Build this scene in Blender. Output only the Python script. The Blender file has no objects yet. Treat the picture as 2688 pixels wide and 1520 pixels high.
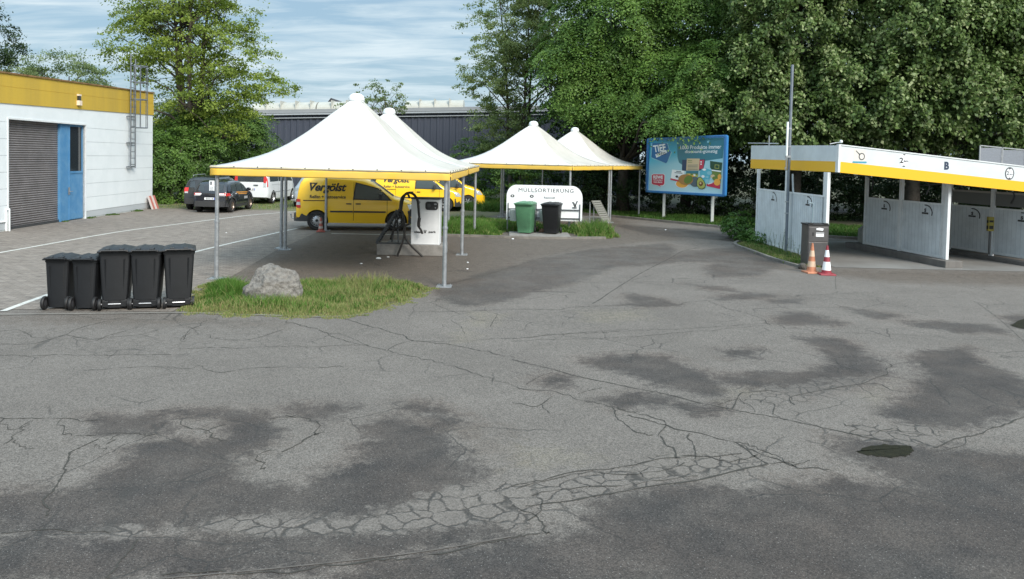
import bpy, bmesh, math, random
import numpy as np
from mathutils import Vector, Matrix
S = bpy.context.scene
COL = S.collection
rad = math.radians
random.seed(7); rng = np.random.default_rng(7)

# ------------------------------------------------------------------ camera
F, PX, PY, PITCH, ROLL, CH = 2000.0, 1344.0, 489.0, 0.037, 0.022, 2.75
cam = bpy.data.cameras.new('camera'); cam_o = bpy.data.objects.new('camera', cam)
COL.objects.link(cam_o); S.camera = cam_o
_u = Vector((math.sin(ROLL)*math.cos(PITCH), math.cos(ROLL)*math.cos(PITCH), math.sin(PITCH)))
_f = Vector((0, 0, -1)); _f = (_f - _u*_f.dot(_u)).normalized(); _r = _f.cross(_u)
RM = Matrix((_r, _f, _u))                       # camera axes -> world axes
cam_o.matrix_world = Matrix.Translation((0, 0, CH)) @ RM.to_4x4()
cam.sensor_width = 36; cam.lens = 36*F/2688
cam.shift_y = -(760-PY)/2688
cam.clip_end = 2000; cam.clip_start = .1
S.render.resolution_x = 1024; S.render.resolution_y = 579

def ray(x, y): return RM @ Vector(((x-PX)/F, (PY-y)/F, -1))
def g(x, y, z=0.0):                              # pixel -> point on the level z
    d = ray(x, y); t = (z-CH)/d.z; return Vector((d.x*t, d.y*t, z))
def at(x, y, Y):                                 # pixel -> point at the distance Y
    d = ray(x, y); t = Y/d.y; return Vector((d.x*t, Y, CH+d.z*t))
def onp(x, y, P, n):                             # pixel -> point on a vertical plane
    d = ray(x, y); o = Vector((0, 0, CH)); n = Vector((n[0], n[1], 0)); P = Vector((P[0], P[1], 0))
    t = (P-o).dot(n)/d.dot(n); return o+d*t

# ------------------------------------------------------------------ light
SUN_EL, SUN_AZ = rad(36), rad(146)               # azimuth clockwise from +Y
w = bpy.data.worlds.new('World'); S.world = w; w.use_nodes = True
nt = w.node_tree; nt.nodes.clear()
def N(nt, t, **k):
    n = nt.nodes.new(t)
    for a, b in k.items():
        if a in n.inputs: n.inputs[a].default_value = b
        else: setattr(n, a, b)
    return n
L = lambda nt, a, b: nt.links.new(a, b)
wo = N(nt, 'ShaderNodeOutputWorld'); bg = N(nt, 'ShaderNodeBackground'); bg.inputs['Strength'].default_value = .12
sky = N(nt, 'ShaderNodeTexSky', sky_type='NISHITA', sun_disc=False, sun_elevation=SUN_EL, sun_rotation=SUN_AZ,
        air_density=1.0, dust_density=2.5, ozone_density=1.0, altitude=200)
tc = N(nt, 'ShaderNodeTexCoord'); sx = N(nt, 'ShaderNodeSeparateXYZ'); L(nt, tc.outputs['Generated'], sx.inputs[0])
# cloud sheet: project the direction on a flat layer
zz = N(nt, 'ShaderNodeMath', operation='MAXIMUM'); L(nt, sx.outputs['Z'], zz.inputs[0]); zz.inputs[1].default_value = 0.0
za = N(nt, 'ShaderNodeMath', operation='ADD'); L(nt, zz.outputs[0], za.inputs[0]); za.inputs[1].default_value = .12
dx = N(nt, 'ShaderNodeMath', operation='DIVIDE'); L(nt, sx.outputs['X'], dx.inputs[0]); L(nt, za.outputs[0], dx.inputs[1])
dy = N(nt, 'ShaderNodeMath', operation='DIVIDE'); L(nt, sx.outputs['Y'], dy.inputs[0]); L(nt, za.outputs[0], dy.inputs[1])
cx = N(nt, 'ShaderNodeCombineXYZ'); L(nt, dx.outputs[0], cx.inputs[0]); L(nt, dy.outputs[0], cx.inputs[1])
mp = N(nt, 'ShaderNodeMapping'); L(nt, cx.outputs[0], mp.inputs['Vector']); mp.inputs['Scale'].default_value = (.9, 2.6, 1); mp.inputs['Rotation'].default_value = (0, 0, .12)
n1 = N(nt, 'ShaderNodeTexNoise', Scale=2.0, Detail=9.0, Roughness=.62, Distortion=.6); L(nt, mp.outputs[0], n1.inputs['Vector'])
mp2 = N(nt, 'ShaderNodeMapping'); L(nt, cx.outputs[0], mp2.inputs['Vector']); mp2.inputs['Scale'].default_value = (.35, .8, 1)
n2 = N(nt, 'ShaderNodeTexNoise', Scale=1.2, Detail=4.0, Roughness=.5); L(nt, mp2.outputs[0], n2.inputs['Vector'])
ad = N(nt, 'ShaderNodeMath', operation='ADD'); L(nt, n1.outputs[0], ad.inputs[0]); L(nt, n2.outputs[0], ad.inputs[1])
cr = N(nt, 'ShaderNodeMapRange'); cr.inputs['From Min'].default_value = .84; cr.inputs['From Max'].default_value = 1.22
cr.inputs['To Min'].default_value = 0.0; cr.inputs['To Max'].default_value = 1.0; L(nt, ad.outputs[0], cr.inputs['Value'])
cb = N(nt, 'ShaderNodeMixRGB'); cb.inputs['Fac'].default_value = .80; L(nt, sky.outputs[0], cb.inputs['Color1']); cb.inputs['Color2'].default_value = (1.55, 2.35, 2.95, 1)
cm = N(nt, 'ShaderNodeMixRGB'); L(nt, cr.outputs[0], cm.inputs['Fac']); L(nt, cb.outputs[0], cm.inputs['Color1'])
cm.inputs['Color2'].default_value = (3.5, 4.15, 4.5, 1)
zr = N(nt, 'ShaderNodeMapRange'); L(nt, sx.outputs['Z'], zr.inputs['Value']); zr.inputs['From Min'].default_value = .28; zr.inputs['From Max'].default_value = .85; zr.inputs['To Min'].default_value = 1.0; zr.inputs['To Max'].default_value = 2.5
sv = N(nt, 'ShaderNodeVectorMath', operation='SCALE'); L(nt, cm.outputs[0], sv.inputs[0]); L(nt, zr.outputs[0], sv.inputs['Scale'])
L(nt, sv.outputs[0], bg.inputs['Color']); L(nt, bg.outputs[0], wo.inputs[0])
sun = bpy.data.lights.new('sun', 'SUN'); sun.energy = 2.5; sun.angle = rad(24); sun.color = (1, .935, .84)
sun_o = bpy.data.objects.new('sun', sun); COL.objects.link(sun_o)
sd = Vector((math.sin(SUN_AZ)*math.cos(SUN_EL), math.cos(SUN_AZ)*math.cos(SUN_EL), math.sin(SUN_EL)))
sun_o.rotation_euler = (-sd).to_track_quat('-Z', 'Y').to_euler()
S.view_settings.view_transform = 'Standard'; S.view_settings.look = 'None'
S.view_settings.exposure = 0.80; S.view_settings.gamma = 1; S.view_settings.use_curve_mapping = False

# ------------------------------------------------------------------ materials
MATS = {}
def mat(name, col, rough=.6, metal=0, var=.0, vscale=3, bump=0, bscale=40, spec=.5, trans=0, col2=None, coat=0, alpha=None, streak=False):
    if name in MATS: return MATS[name]
    m = bpy.data.materials.new(name); m.use_nodes = True; t = m.node_tree
    b = t.nodes['Principled BSDF']
    b.inputs['Base Color'].default_value = (*col, 1); b.inputs['Roughness'].default_value = rough
    b.inputs['Metallic'].default_value = metal; b.inputs['Specular IOR Level'].default_value = spec
    b.inputs['Coat Weight'].default_value = coat
    if trans: b.inputs['Transmission Weight'].default_value = trans
    if var or bump:
        tcn = N(t, 'ShaderNodeTexCoord')
    if var:
        mpn = N(t, 'ShaderNodeMapping'); L(t, tcn.outputs['Object'], mpn.inputs[0])
        if streak: mpn.inputs['Scale'].default_value = (1, 1, .12)
        n = N(t, 'ShaderNodeTexNoise', Scale=float(vscale), Detail=6.0, Roughness=.65); L(t, mpn.outputs[0], n.inputs['Vector'])
        r = N(t, 'ShaderNodeMapRange'); r.inputs['From Min'].default_value = .38; r.inputs['From Max'].default_value = .68; L(t, n.outputs[0], r.inputs['Value'])
        c2 = col2 if col2 else tuple(max(0, c*(1-var)) for c in col)
        mx = N(t, 'ShaderNodeMixRGB'); mx.inputs['Color1'].default_value = (*col, 1); mx.inputs['Color2'].default_value = (*c2, 1)
        f = N(t, 'ShaderNodeMath', operation='MULTIPLY'); L(t, r.outputs[0], f.inputs[0]); f.inputs[1].default_value = 1.0 if not col2 else var
        L(t, f.outputs[0], mx.inputs['Fac']); L(t, mx.outputs[0], b.inputs['Base Color'])
    if bump:
        n = N(t, 'ShaderNodeTexNoise', Scale=float(bscale), Detail=3.0); L(t, tcn.outputs['Object'], n.inputs['Vector'])
        bp = N(t, 'ShaderNodeBump'); bp.inputs['Strength'].default_value = bump; bp.inputs['Distance'].default_value = .02
        L(t, n.outputs[0], bp.inputs['Height']); L(t, bp.outputs[0], b.inputs['Normal'])
    MATS[name] = m; return m

WHITE = mat('white_paint', (.72, .75, .76), .55, var=.12, vscale=6)
PANEL = mat('wash_panel', (.66, .71, .74), .5, var=.18, vscale=2.5)
YEL = mat('yellow_paint', (.86, .50, .03), .5, var=.18, vscale=2)
YELD = mat('weathered_yellow', (.60, .40, .035), .6, var=.35, vscale=.9, streak=True)
STEEL = mat('galvanised_steel', (.40, .42, .44), .45, .6, var=.3, vscale=9)
DSTEEL = mat('dark_steel', (.09, .095, .10), .5, .5, var=.3, vscale=8)
BLACK = mat('black_rubber', (.012, .012, .013), .6)
BINM = mat('bin_plastic', (.009, .010, .012), .5, var=.25, vscale=6, bump=.12, bscale=60)
BING = mat('green_bin_plastic', (.085, .22, .12), .45, var=.25, vscale=6, bump=.1)
CONC = mat('concrete', (.25, .24, .225), .9, var=.35, vscale=5, bump=.4, bscale=30)
KERB = mat('kerb_stone', (.20, .185, .165), .9, var=.4, vscale=3, bump=.4, bscale=30)
GLASS = mat('dark_glass', (.02, .026, .03), .08, spec=.8)
GLASS2 = mat('window_glass', (.045, .06, .06), .06, spec=.9)
INK = mat('black_ink', (.02, .02, .022), .6)
INKG = mat('grey_ink', (.09, .10, .11), .6)
PAPER = mat('white_paper', (.8, .82, .84), .6)
CHROME = mat('wheel_metal', (.55, .56, .58), .3, .7)
RED = mat('red_plastic', (.55, .03, .03), .35)
LINE = mat('road_paint', (.62, .62, .58), .7, var=.45, vscale=14)

def tag(o, label=None, cat=None, group=None, kind=None):
    if label: o['label'] = label
    if cat: o['category'] = cat
    if group: o['group'] = group
    if kind: o['kind'] = kind
    return o
def thing(name, label, cat, loc=(0, 0, 0), rz=0, group=None, scale=1):
    o = bpy.data.objects.new(name, None); COL.objects.link(o); o.location = loc; o.rotation_euler = (0, 0, rz)
    o.scale = (scale,)*3; o.empty_display_size = .2
    return tag(o, label, cat, group)
def kids(o): return [c for c in bpy.data.objects if c.parent == o]
def copy_tree(o, parent=None):
    c = o.copy(); COL.objects.link(c); c.parent = parent
    for ch in kids(o): copy_tree(ch, c)
    return c

_tc = {}
def text_mesh(s, bold=0, shear=0, space=1):
    k = (s, bold, shear, space)
    if k in _tc: return _tc[k]
    cu = bpy.data.curves.new('t', 'FONT'); cu.body = s; cu.size = 1; cu.offset = bold; cu.shear = shear; cu.space_character = space
    cu.align_x = 'CENTER'; cu.align_y = 'CENTER'; cu.resolution_u = 3; cu.fill_mode = 'FRONT'
    o = bpy.data.objects.new('t', cu); COL.objects.link(o); dg = bpy.context.evaluated_depsgraph_get(); dg.update()
    me = o.evaluated_get(dg).to_mesh()
    v = [(p.co.x, p.co.y) for p in me.vertices]; f = [tuple(p.vertices) for p in me.polygons]
    o.evaluated_get(dg).to_mesh_clear(); bpy.data.objects.remove(o); bpy.data.curves.remove(cu)
    xs = [a for a, _ in v]; ys = [b for _, b in v]; x0, x1, y0, y1 = min(xs), max(xs), min(ys), max(ys)
    v = [((a-(x0+x1)/2)/(x1-x0), (b-(y0+y1)/2)/(y1-y0)) for a, b in v]   # unit box
    _tc[k] = (v, f); return _tc[k]

class MB:
    def __init__(s): s.v = []; s.f = []; s.m = []
    def add(s, vs, fs, m=0):
        o = len(s.v); s.v += [tuple(p) for p in vs]; s.f += [tuple(i+o for i in f) for f in fs]; s.m += [m]*len(fs); return s
    def box(s, c, d, m=0, R=None, taper=1.0):
        vs = []
        for z in (-.5, .5):
            k = taper if z > 0 else 1
            for x, y in ((-.5, -.5), (.5, -.5), (.5, .5), (-.5, .5)):
                p = Vector((x*d[0]*k, y*d[1]*k, z*d[2]))
                if R: p = R @ p
                vs.append(Vector(c)+p)
        return s.add(vs, [(3, 2, 1, 0), (4, 5, 6, 7), (0, 1, 5, 4), (1, 2, 6, 5), (2, 3, 7, 6), (3, 0, 4, 7)], m)
    def bx(s, x0, x1, y0, y1, z0, z1, m=0):
        return s.box(((x0+x1)/2, (y0+y1)/2, (z0+z1)/2), (abs(x1-x0), abs(y1-y0), abs(z1-z0)), m)
    def beam(s, a, b, w, h, m=0):
        a = Vector(a); b = Vector(b); d = (b-a); q = d.to_track_quat('X', 'Z').to_matrix()
        return s.box((a+b)/2, (d.length, w, h), m, q)
    def tube(s, pts, r, m=0, n=8, cap=True):
        pts = [Vector(p) for p in pts]; R = r if isinstance(r, (list, tuple)) else [r]*len(pts)
        vs = []; fs = []; up = None
        for i, p in enumerate(pts):
            t = (pts[min(i+1, len(pts)-1)]-pts[max(i-1, 0)]).normalized()
            if up is None: up = Vector((0, 0, 1)) if abs(t.z) < .9 else Vector((1, 0, 0))
            a = t.cross(up).normalized(); b = a.cross(t).normalized(); up = b
            for k in range(n):
                an = 2*math.pi*k/n; vs.append(p+(a*math.cos(an)+b*math.sin(an))*R[i])
        for i in range(len(pts)-1):
            for k in range(n):
                k2 = (k+1) % n; fs.append((i*n+k, i*n+k2, (i+1)*n+k2, (i+1)*n+k))
        if cap: fs += [tuple(range(n-1, -1, -1)), tuple((len(pts)-1)*n+k for k in range(n))]
        return s.add(vs, fs, m)
    def lathe(s, prof, c=(0, 0, 0), m=0, n=24, axis='Z', cap=True):
        vs = []; fs = []
        for r, z in prof:
            for k in range(n):
                a = 2*math.pi*k/n; p = (r*math.cos(a), r*math.sin(a), z)
                if axis == 'Y': p = (p[0], p[2], p[1])
                vs.append((c[0]+p[0], c[1]+p[1], c[2]+p[2]))
        for i in range(len(prof)-1):
            for k in range(n):
                k2 = (k+1) % n; fs.append((i*n+k, i*n+k2, (i+1)*n+k2, (i+1)*n+k))
        if cap: fs += [tuple(range(n-1, -1, -1)), tuple((len(prof)-1)*n+k for k in range(n))]
        return s.add(vs, fs, m)
    def prism(s, poly, T, t, m=0):
        """poly (u,v) extruded along w; T(u,v,w)->point"""
        n = len(poly); vs = [T(u, v, 0) for u, v in poly]+[T(u, v, t) for u, v in poly]
        fs = [tuple(range(n-1, -1, -1)), tuple(range(n, 2*n))]+[(i, (i+1) % n, n+(i+1) % n, n+i) for i in range(n)]
        return s.add(vs, fs, m)
    def flat(s, poly, T, m=0, w=0):
        return s.add([T(u, v, w) for u, v in poly], [tuple(range(len(poly)))], m)
    def text(s, txt, T, cu, cv, wd, ht, m=0, w=0, bold=0, shear=0, rot=0, space=1):
        v, f = text_mesh(txt, bold, shear, space); c, sn = math.cos(rot), math.sin(rot)
        out = []
        for a, b in v:
            x, y = a*wd, b*ht; out.append(T(cu+x*c-y*sn, cv+x*sn+y*c, w))
        return s.add(out, f, m)
    def grid(s, fn, us, vs_, m=0):
        P = [fn(u, v) for v in vs_ for u in us]; n = len(us)
        return s.add(P, [(j*n+i, j*n+i+1, (j+1)*n+i+1, (j+1)*n+i) for j in range(len(vs_)-1) for i in range(n-1)], m)
    def build(s, name, mats, parent=None, smooth=False, bevel=0, auto=None):
        me = bpy.data.meshes.new(name); me.from_pydata([tuple(p) for p in s.v], [], s.f)
        if not isinstance(mats, (list, tuple)): mats = [mats]
        for m in mats: me.materials.append(m)
        me.polygons.foreach_set('material_index', s.m)
        if smooth: me.polygons.foreach_set('use_smooth', [True]*len(s.f))
        me.update()
        o = bpy.data.objects.new(name, me); COL.objects.link(o)
        if parent: o.parent = parent
        if smooth and auto:
            me.set_sharp_from_angle(angle=rad(auto))
        if bevel:
            b = o.modifiers.new('bevel', 'BEVEL'); b.width = bevel; b.segments = 2; b.limit_method = 'ANGLE'; b.angle_limit = rad(40)
        return o
def ellipse(cu, cv, a, b, n=20, rot=0, t0=0, t1=2*math.pi):
    P = []
    for k in range(n):
        t = t0+(t1-t0)*k/n; x, y = a*math.cos(t), b*math.sin(t)
        P.append((cu+x*math.cos(rot)-y*math.sin(rot), cv+x*math.sin(rot)+y*math.cos(rot)))
    return P
def rrect(u0, v0, u1, v1, r, n=5, ru=None):
    ru = ru or r; P = []
    for cu, cv, a0 in ((u1-ru, v0+r, -90), (u1-ru, v1-r, 0), (u0+ru, v1-r, 90), (u0+ru, v0+r, 180)):
        for k in range(n+1):
            a = rad(a0+90*k/n); P.append((cu+ru*math.cos(a), cv+r*math.sin(a)))
    return P
def smooth_path(P, k=6):
    P = [Vector(p) for p in P]; out = []
    for i in range(len(P)-1):
        p0, p1, p2, p3 = P[max(i-1, 0)], P[i], P[i+1], P[min(i+2, len(P)-1)]
        for j in range(k):
            t = j/k; out.append(.5*((2*p1)+(p2-p0)*t+(2*p0-5*p1+4*p2-p3)*t*t+(3*p1-p0-3*p2+p3)*t**3))
    out.append(P[-1]); return out

# ------------------------------------------------------------------ ground
def inpoly(X, Y, P):
    c = np.zeros(X.shape, bool); n = len(P)
    for i in range(n):
        x1, y1 = P[i]; x2, y2 = P[(i+1) % n]
        if y1 == y2: continue
        k = ((y1 > Y) != (y2 > Y)) & (X < (x2-x1)*(Y-y1)/(y2-y1)+x1); c ^= k
    return c
def sdist(X, Y, P):
    d = np.full(X.shape, 1e9); n = len(P)
    for i in range(n):
        x1, y1 = P[i]; x2, y2 = P[(i+1) % n]; dx_, dy_ = x2-x1, y2-y1; q = dx_*dx_+dy_*dy_+1e-9
        t = np.clip(((X-x1)*dx_+(Y-y1)*dy_)/q, 0, 1); d = np.minimum(d, (X-x1-t*dx_)**2+(Y-y1-t*dy_)**2)
    d = np.sqrt(d); return np.where(inpoly(X, Y, P), d, -d)
K = .52195
c1 = lambda P: [(x*K, 780+y*K) for x, y in P]
c2 = lambda P: [(1344+x*K, 780+y*K) for x, y in P]
c3 = lambda P: [(1100+x*.466, 560+y*.466) for x, y in P]
gr = lambda P: [tuple(g(x, y)[:2]) for x, y in P]
WET_DARK = [  # damp patches; the lowest also paint in the lens darkening of the bottom corners
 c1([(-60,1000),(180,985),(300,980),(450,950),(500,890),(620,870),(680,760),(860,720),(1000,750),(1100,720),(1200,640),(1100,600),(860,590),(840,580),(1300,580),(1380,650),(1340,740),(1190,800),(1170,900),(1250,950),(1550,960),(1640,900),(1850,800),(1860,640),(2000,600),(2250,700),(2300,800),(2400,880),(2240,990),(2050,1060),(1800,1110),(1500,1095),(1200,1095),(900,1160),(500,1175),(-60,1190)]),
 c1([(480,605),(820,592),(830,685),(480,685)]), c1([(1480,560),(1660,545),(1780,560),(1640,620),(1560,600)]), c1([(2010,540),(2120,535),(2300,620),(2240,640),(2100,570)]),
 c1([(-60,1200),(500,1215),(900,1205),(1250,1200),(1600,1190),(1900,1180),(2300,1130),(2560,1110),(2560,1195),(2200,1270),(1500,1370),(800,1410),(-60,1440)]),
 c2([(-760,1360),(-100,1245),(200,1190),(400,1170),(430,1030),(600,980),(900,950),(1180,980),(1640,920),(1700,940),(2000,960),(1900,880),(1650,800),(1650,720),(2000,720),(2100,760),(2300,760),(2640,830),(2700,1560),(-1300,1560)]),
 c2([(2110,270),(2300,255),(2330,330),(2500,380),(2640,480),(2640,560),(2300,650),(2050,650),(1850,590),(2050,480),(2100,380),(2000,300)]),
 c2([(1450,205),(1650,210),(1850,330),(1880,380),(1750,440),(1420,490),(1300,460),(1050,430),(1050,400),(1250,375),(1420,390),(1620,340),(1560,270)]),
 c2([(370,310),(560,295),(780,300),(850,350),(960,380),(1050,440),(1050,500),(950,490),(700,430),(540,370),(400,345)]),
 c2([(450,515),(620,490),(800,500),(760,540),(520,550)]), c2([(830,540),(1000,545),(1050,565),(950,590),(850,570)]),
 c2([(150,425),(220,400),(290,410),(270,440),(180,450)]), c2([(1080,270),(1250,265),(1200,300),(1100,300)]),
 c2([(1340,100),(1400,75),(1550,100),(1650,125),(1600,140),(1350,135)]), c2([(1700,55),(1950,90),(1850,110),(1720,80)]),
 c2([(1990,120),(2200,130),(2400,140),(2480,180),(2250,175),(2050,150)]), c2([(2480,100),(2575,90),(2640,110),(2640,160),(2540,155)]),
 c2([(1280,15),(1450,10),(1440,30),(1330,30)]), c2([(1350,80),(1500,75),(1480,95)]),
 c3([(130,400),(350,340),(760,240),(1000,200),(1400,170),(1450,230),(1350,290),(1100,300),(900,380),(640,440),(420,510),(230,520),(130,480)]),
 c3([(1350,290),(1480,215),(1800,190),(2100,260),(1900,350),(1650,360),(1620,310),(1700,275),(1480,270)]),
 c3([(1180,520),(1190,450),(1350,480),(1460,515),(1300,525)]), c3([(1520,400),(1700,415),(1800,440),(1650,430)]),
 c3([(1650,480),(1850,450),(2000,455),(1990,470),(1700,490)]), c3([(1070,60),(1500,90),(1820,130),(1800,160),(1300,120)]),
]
CRZ = [c2([(-340,1060),(0,940),(400,880),(850,800),(1250,790),(1290,840),(1000,890),(500,975),(120,1030),(150,1100),(60,1160),(-200,1150)]),
 c1([(1050,1130),(1350,1100),(1750,1120),(2250,960),(2560,950),(2560,1150),(2000,1185),(1300,1190)]), c1([(480,1165),(760,1165),(760,1195),(480,1205)]),
 c2([(1680,640),(2100,650),(2200,680),(2120,760),(1800,720)]), c2([(1150,520),(1300,450),(1850,380),(1860,430),(1400,530)]),
 c3([(600,545),(850,540),(1300,530),(1380,600),(950,650),(650,640)]), c1([(-40,160),(550,150),(1500,90),(1450,230),(900,300),(-40,260)])]
BRN = [[(-6.2, 15.6), (-1.2, 15.2), (1.0, 21), (3.6, 24.5), (6.5, 27), (5, 36), (-7, 31)], [(8.0, 20.2), (14, 20.2), (14, 17.5), (9, 17.8), (6.5, 20), (7.4, 25)],
 c1([(1860,600),(2300,600),(2560,700),(2560,830),(2350,760)])and gr(c1([(1860,600),(2300,600),(2560,700),(2560,830),(2350,760)])),
 gr(c1([(-60,90),(1000,95),(1450,110),(1450,160),(900,150),(-60,140)])), gr(c1([(680,760),(1340,640),(1380,720),(1200,900),(800,830)])), gr(c1([(850,590),(1300,585),(1370,660),(1000,640)]))]
WET_DARK = [gr(p) for p in WET_DARK]; CRZ = [gr(p) for p in CRZ]
GOLD = [gr(c3([(850,545),(1300,530),(1380,600),(950,640)])), gr(c2([(800,780),(1280,800),(1250,860),(700,900)])), gr(c1([(2270,160),(2440,150),(2400,230),(2260,240)])), gr(c2([(1000,440),(1300,430),(1250,520),(1020,530)])),
        gr(c2([(1850,380),(1950,420),(1850,560),(1700,500)])), gr(c2([(0,720),(430,760),(450,850),(0,880)])), gr(c3([(250,540),(500,560),(450,640),(230,660)]))]

def ground_nodes():
    m = bpy.data.materials.new('asphalt'); m.use_nodes = True; t = m.node_tree; b = t.nodes['Principled BSDF']
    geo = N(t, 'ShaderNodeNewGeometry'); pos = geo.outputs['Position']
    def noise(sc, det=4.0, ro=.6, dist=0.0):
        n = N(t, 'ShaderNodeTexNoise', Scale=float(sc), Detail=float(det), Roughness=ro, Distortion=dist); L(t, pos, n.inputs['Vector']); return n.outputs[0]
    def rng_(v, a, b_, c=0.0, d=1.0):
        r = N(t, 'ShaderNodeMapRange'); L(t, v, r.inputs['Value'])
        for k, q in (('From Min', a), ('From Max', b_), ('To Min', c), ('To Max', d)): r.inputs[k].default_value = q
        return r.outputs[0]
    def mth(op, a, b_, c=None):
        n = N(t, 'ShaderNodeMath', operation=op)
        for i, q in enumerate((a, b_, c)):
            if q is None: continue
            if isinstance(q, (int, float)): n.inputs[i].default_value = q
            else: L(t, q, n.inputs[i])
        return n.outputs[0]
    def mix(f, a, b_, bl='MIX'):
        n = N(t, 'ShaderNodeMixRGB', blend_type=bl)
        for i, q in enumerate((f, a, b_)):
            if isinstance(q, tuple): n.inputs[i].default_value = (*q, 1)
            elif isinstance(q, (int, float)): n.inputs[i].default_value = q
            else: L(t, q, n.inputs[i])
        return n.outputs[0]
    def attr(nm):
        a = N(t, 'ShaderNodeAttribute', attribute_name=nm); return a.outputs['Fac']
    far_ = N(t, 'ShaderNodeSeparateXYZ'); L(t, pos, far_.inputs[0])
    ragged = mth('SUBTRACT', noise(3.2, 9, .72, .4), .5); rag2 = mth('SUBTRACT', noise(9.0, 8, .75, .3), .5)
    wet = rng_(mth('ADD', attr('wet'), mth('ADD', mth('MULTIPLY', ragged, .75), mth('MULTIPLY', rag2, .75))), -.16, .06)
    patch = noise(.55, 5, .6); fine = noise(160, 2, .6); grit = noise(65, 3, .7); mid = noise(5, 6, .65)
    base = mix(rng_(patch, .35, .65), (.128, .114, .101), (.160, .143, .127))
    base = mix(rng_(mid, .40, .70, 0, .35), base, (.108, .095, .084))
    brn = rng_(mth('ADD', attr('brn'), mth('MULTIPLY', ragged, 2.0)), -.2, .6, 0, .75)
    base = mix(brn, base, mix(rng_(mid, .35, .65), (.078, .062, .049), (.115, .094, .077)))
    gold = rng_(mth('ADD', attr('gold'), mth('MULTIPLY', ragged, 1.5)), -.05, .5, 0, .35)
    base = mix(gold, base, (.21, .185, .125))
    wet_dark_col = mix(rng_(noise(1.1, 5), .35, .65), (.028, .0245, .023), (.050, .040, .034))
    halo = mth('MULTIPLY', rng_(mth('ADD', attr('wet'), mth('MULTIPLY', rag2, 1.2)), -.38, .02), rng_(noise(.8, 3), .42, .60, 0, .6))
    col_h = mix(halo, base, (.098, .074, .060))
    col = mix(mth('MULTIPLY', wet, mth('MULTIPLY', rng_(far_.outputs['Y'], 11, 17, .92, .55), rng_(noise(2.2, 7, .7), .30, .62, 1.0, .80))), col_h, wet_dark_col)
    # aggregate: pale and dark grains
    vor = N(t, 'ShaderNodeTexVoronoi', Scale=95.0); L(t, pos, vor.inputs['Vector'])
    gr_ = N(t, 'ShaderNodeSeparateColor'); L(t, vor.outputs['Color'], gr_.inputs[0])
    col = mix(1.0, col, mix(rng_(gr_.outputs[0], 0, 1), (.58, .58, .58), (1.42, 1.42, 1.42)), 'MULTIPLY')
    col = mix(rng_(grit, .62, .70, 0, .6), col, (.46, .45, .42))
    col = mix(rng_(noise(38, 2), .36, .24, 0, .5), col, (.05, .048, .045))
    col = mix(1.0, col, mix(rng_(fine, .3, .7), (.72, .72, .72), (1.28, 1.28, 1.28)), 'MULTIPLY')
    # crazing
    wv = N(t, 'ShaderNodeTexNoise', Scale=2.5, Detail=5.0, Roughness=.7); L(t, pos, wv.inputs['Vector'])
    vm = N(t, 'ShaderNodeVectorMath', operation='MULTIPLY_ADD'); L(t, wv.outputs['Color'], vm.inputs[0]); vm.inputs[1].default_value = (.22, .22, 0); L(t, pos, vm.inputs[2])
    def cracks(sc, wdt):
        v = N(t, 'ShaderNodeTexVoronoi', feature='DISTANCE_TO_EDGE', Scale=sc); L(t, vm.outputs[0], v.inputs['Vector'])
        return rng_(v.outputs['Distance'], wdt*.35, wdt, 1, 0)
    nearf = rng_(far_.outputs['Y'], 8.5, 10.5, 1, .30)
    cmask = rng_(mth('ADD', mth('MINIMUM', attr('crz'), .5), mth('MULTIPLY', ragged, 1.1)), -.04, .06)
    col = mix(mth('MULTIPLY', mth('MULTIPLY', cmask, nearf), .8), col, mix(rng_(gr_.outputs[0], 0, 1), (.105, .094, .083), (.195, .173, .154)))
    ck = mth('MULTIPLY', mth('MULTIPLY', cracks(5.2, .062), rng_(noise(7, 3), .3, .5, .35, 1)), mth('MULTIPLY', cmask, rng_(noise(1.9, 3), .34, .42, .35, 1)))
    ck = mth('MULTIPLY', ck, nearf)
    far = mth('MULTIPLY', cracks(1.1, .014), rng_(noise(.5, 3), .50, .56))
    ck = mth('MAXIMUM', ck, mth('MULTIPLY', far, .65))
    col = mix(mth('MULTIPLY', ck, .82), col, (.035, .033, .030))
    L(t, col, b.inputs['Base Color'])
    ro = rng_(wet, 0, 1, .88, .74); L(t, ro, b.inputs['Roughness']); b.inputs['Specular IOR Level'].default_value = .35
    bp = N(t, 'ShaderNodeBump'); bp.inputs['Strength'].default_value = .55; bp.inputs['Distance'].default_value = .006
    L(t, mth('SUBTRACT', mth('ADD', grit, mth('MULTIPLY', gr_.outputs[1], .8)), mth('MULTIPLY', ck, 3)), bp.inputs['Height']); L(t, bp.outputs[0], b.inputs['Normal'])
    return m
ASPH = ground_nodes()
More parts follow.
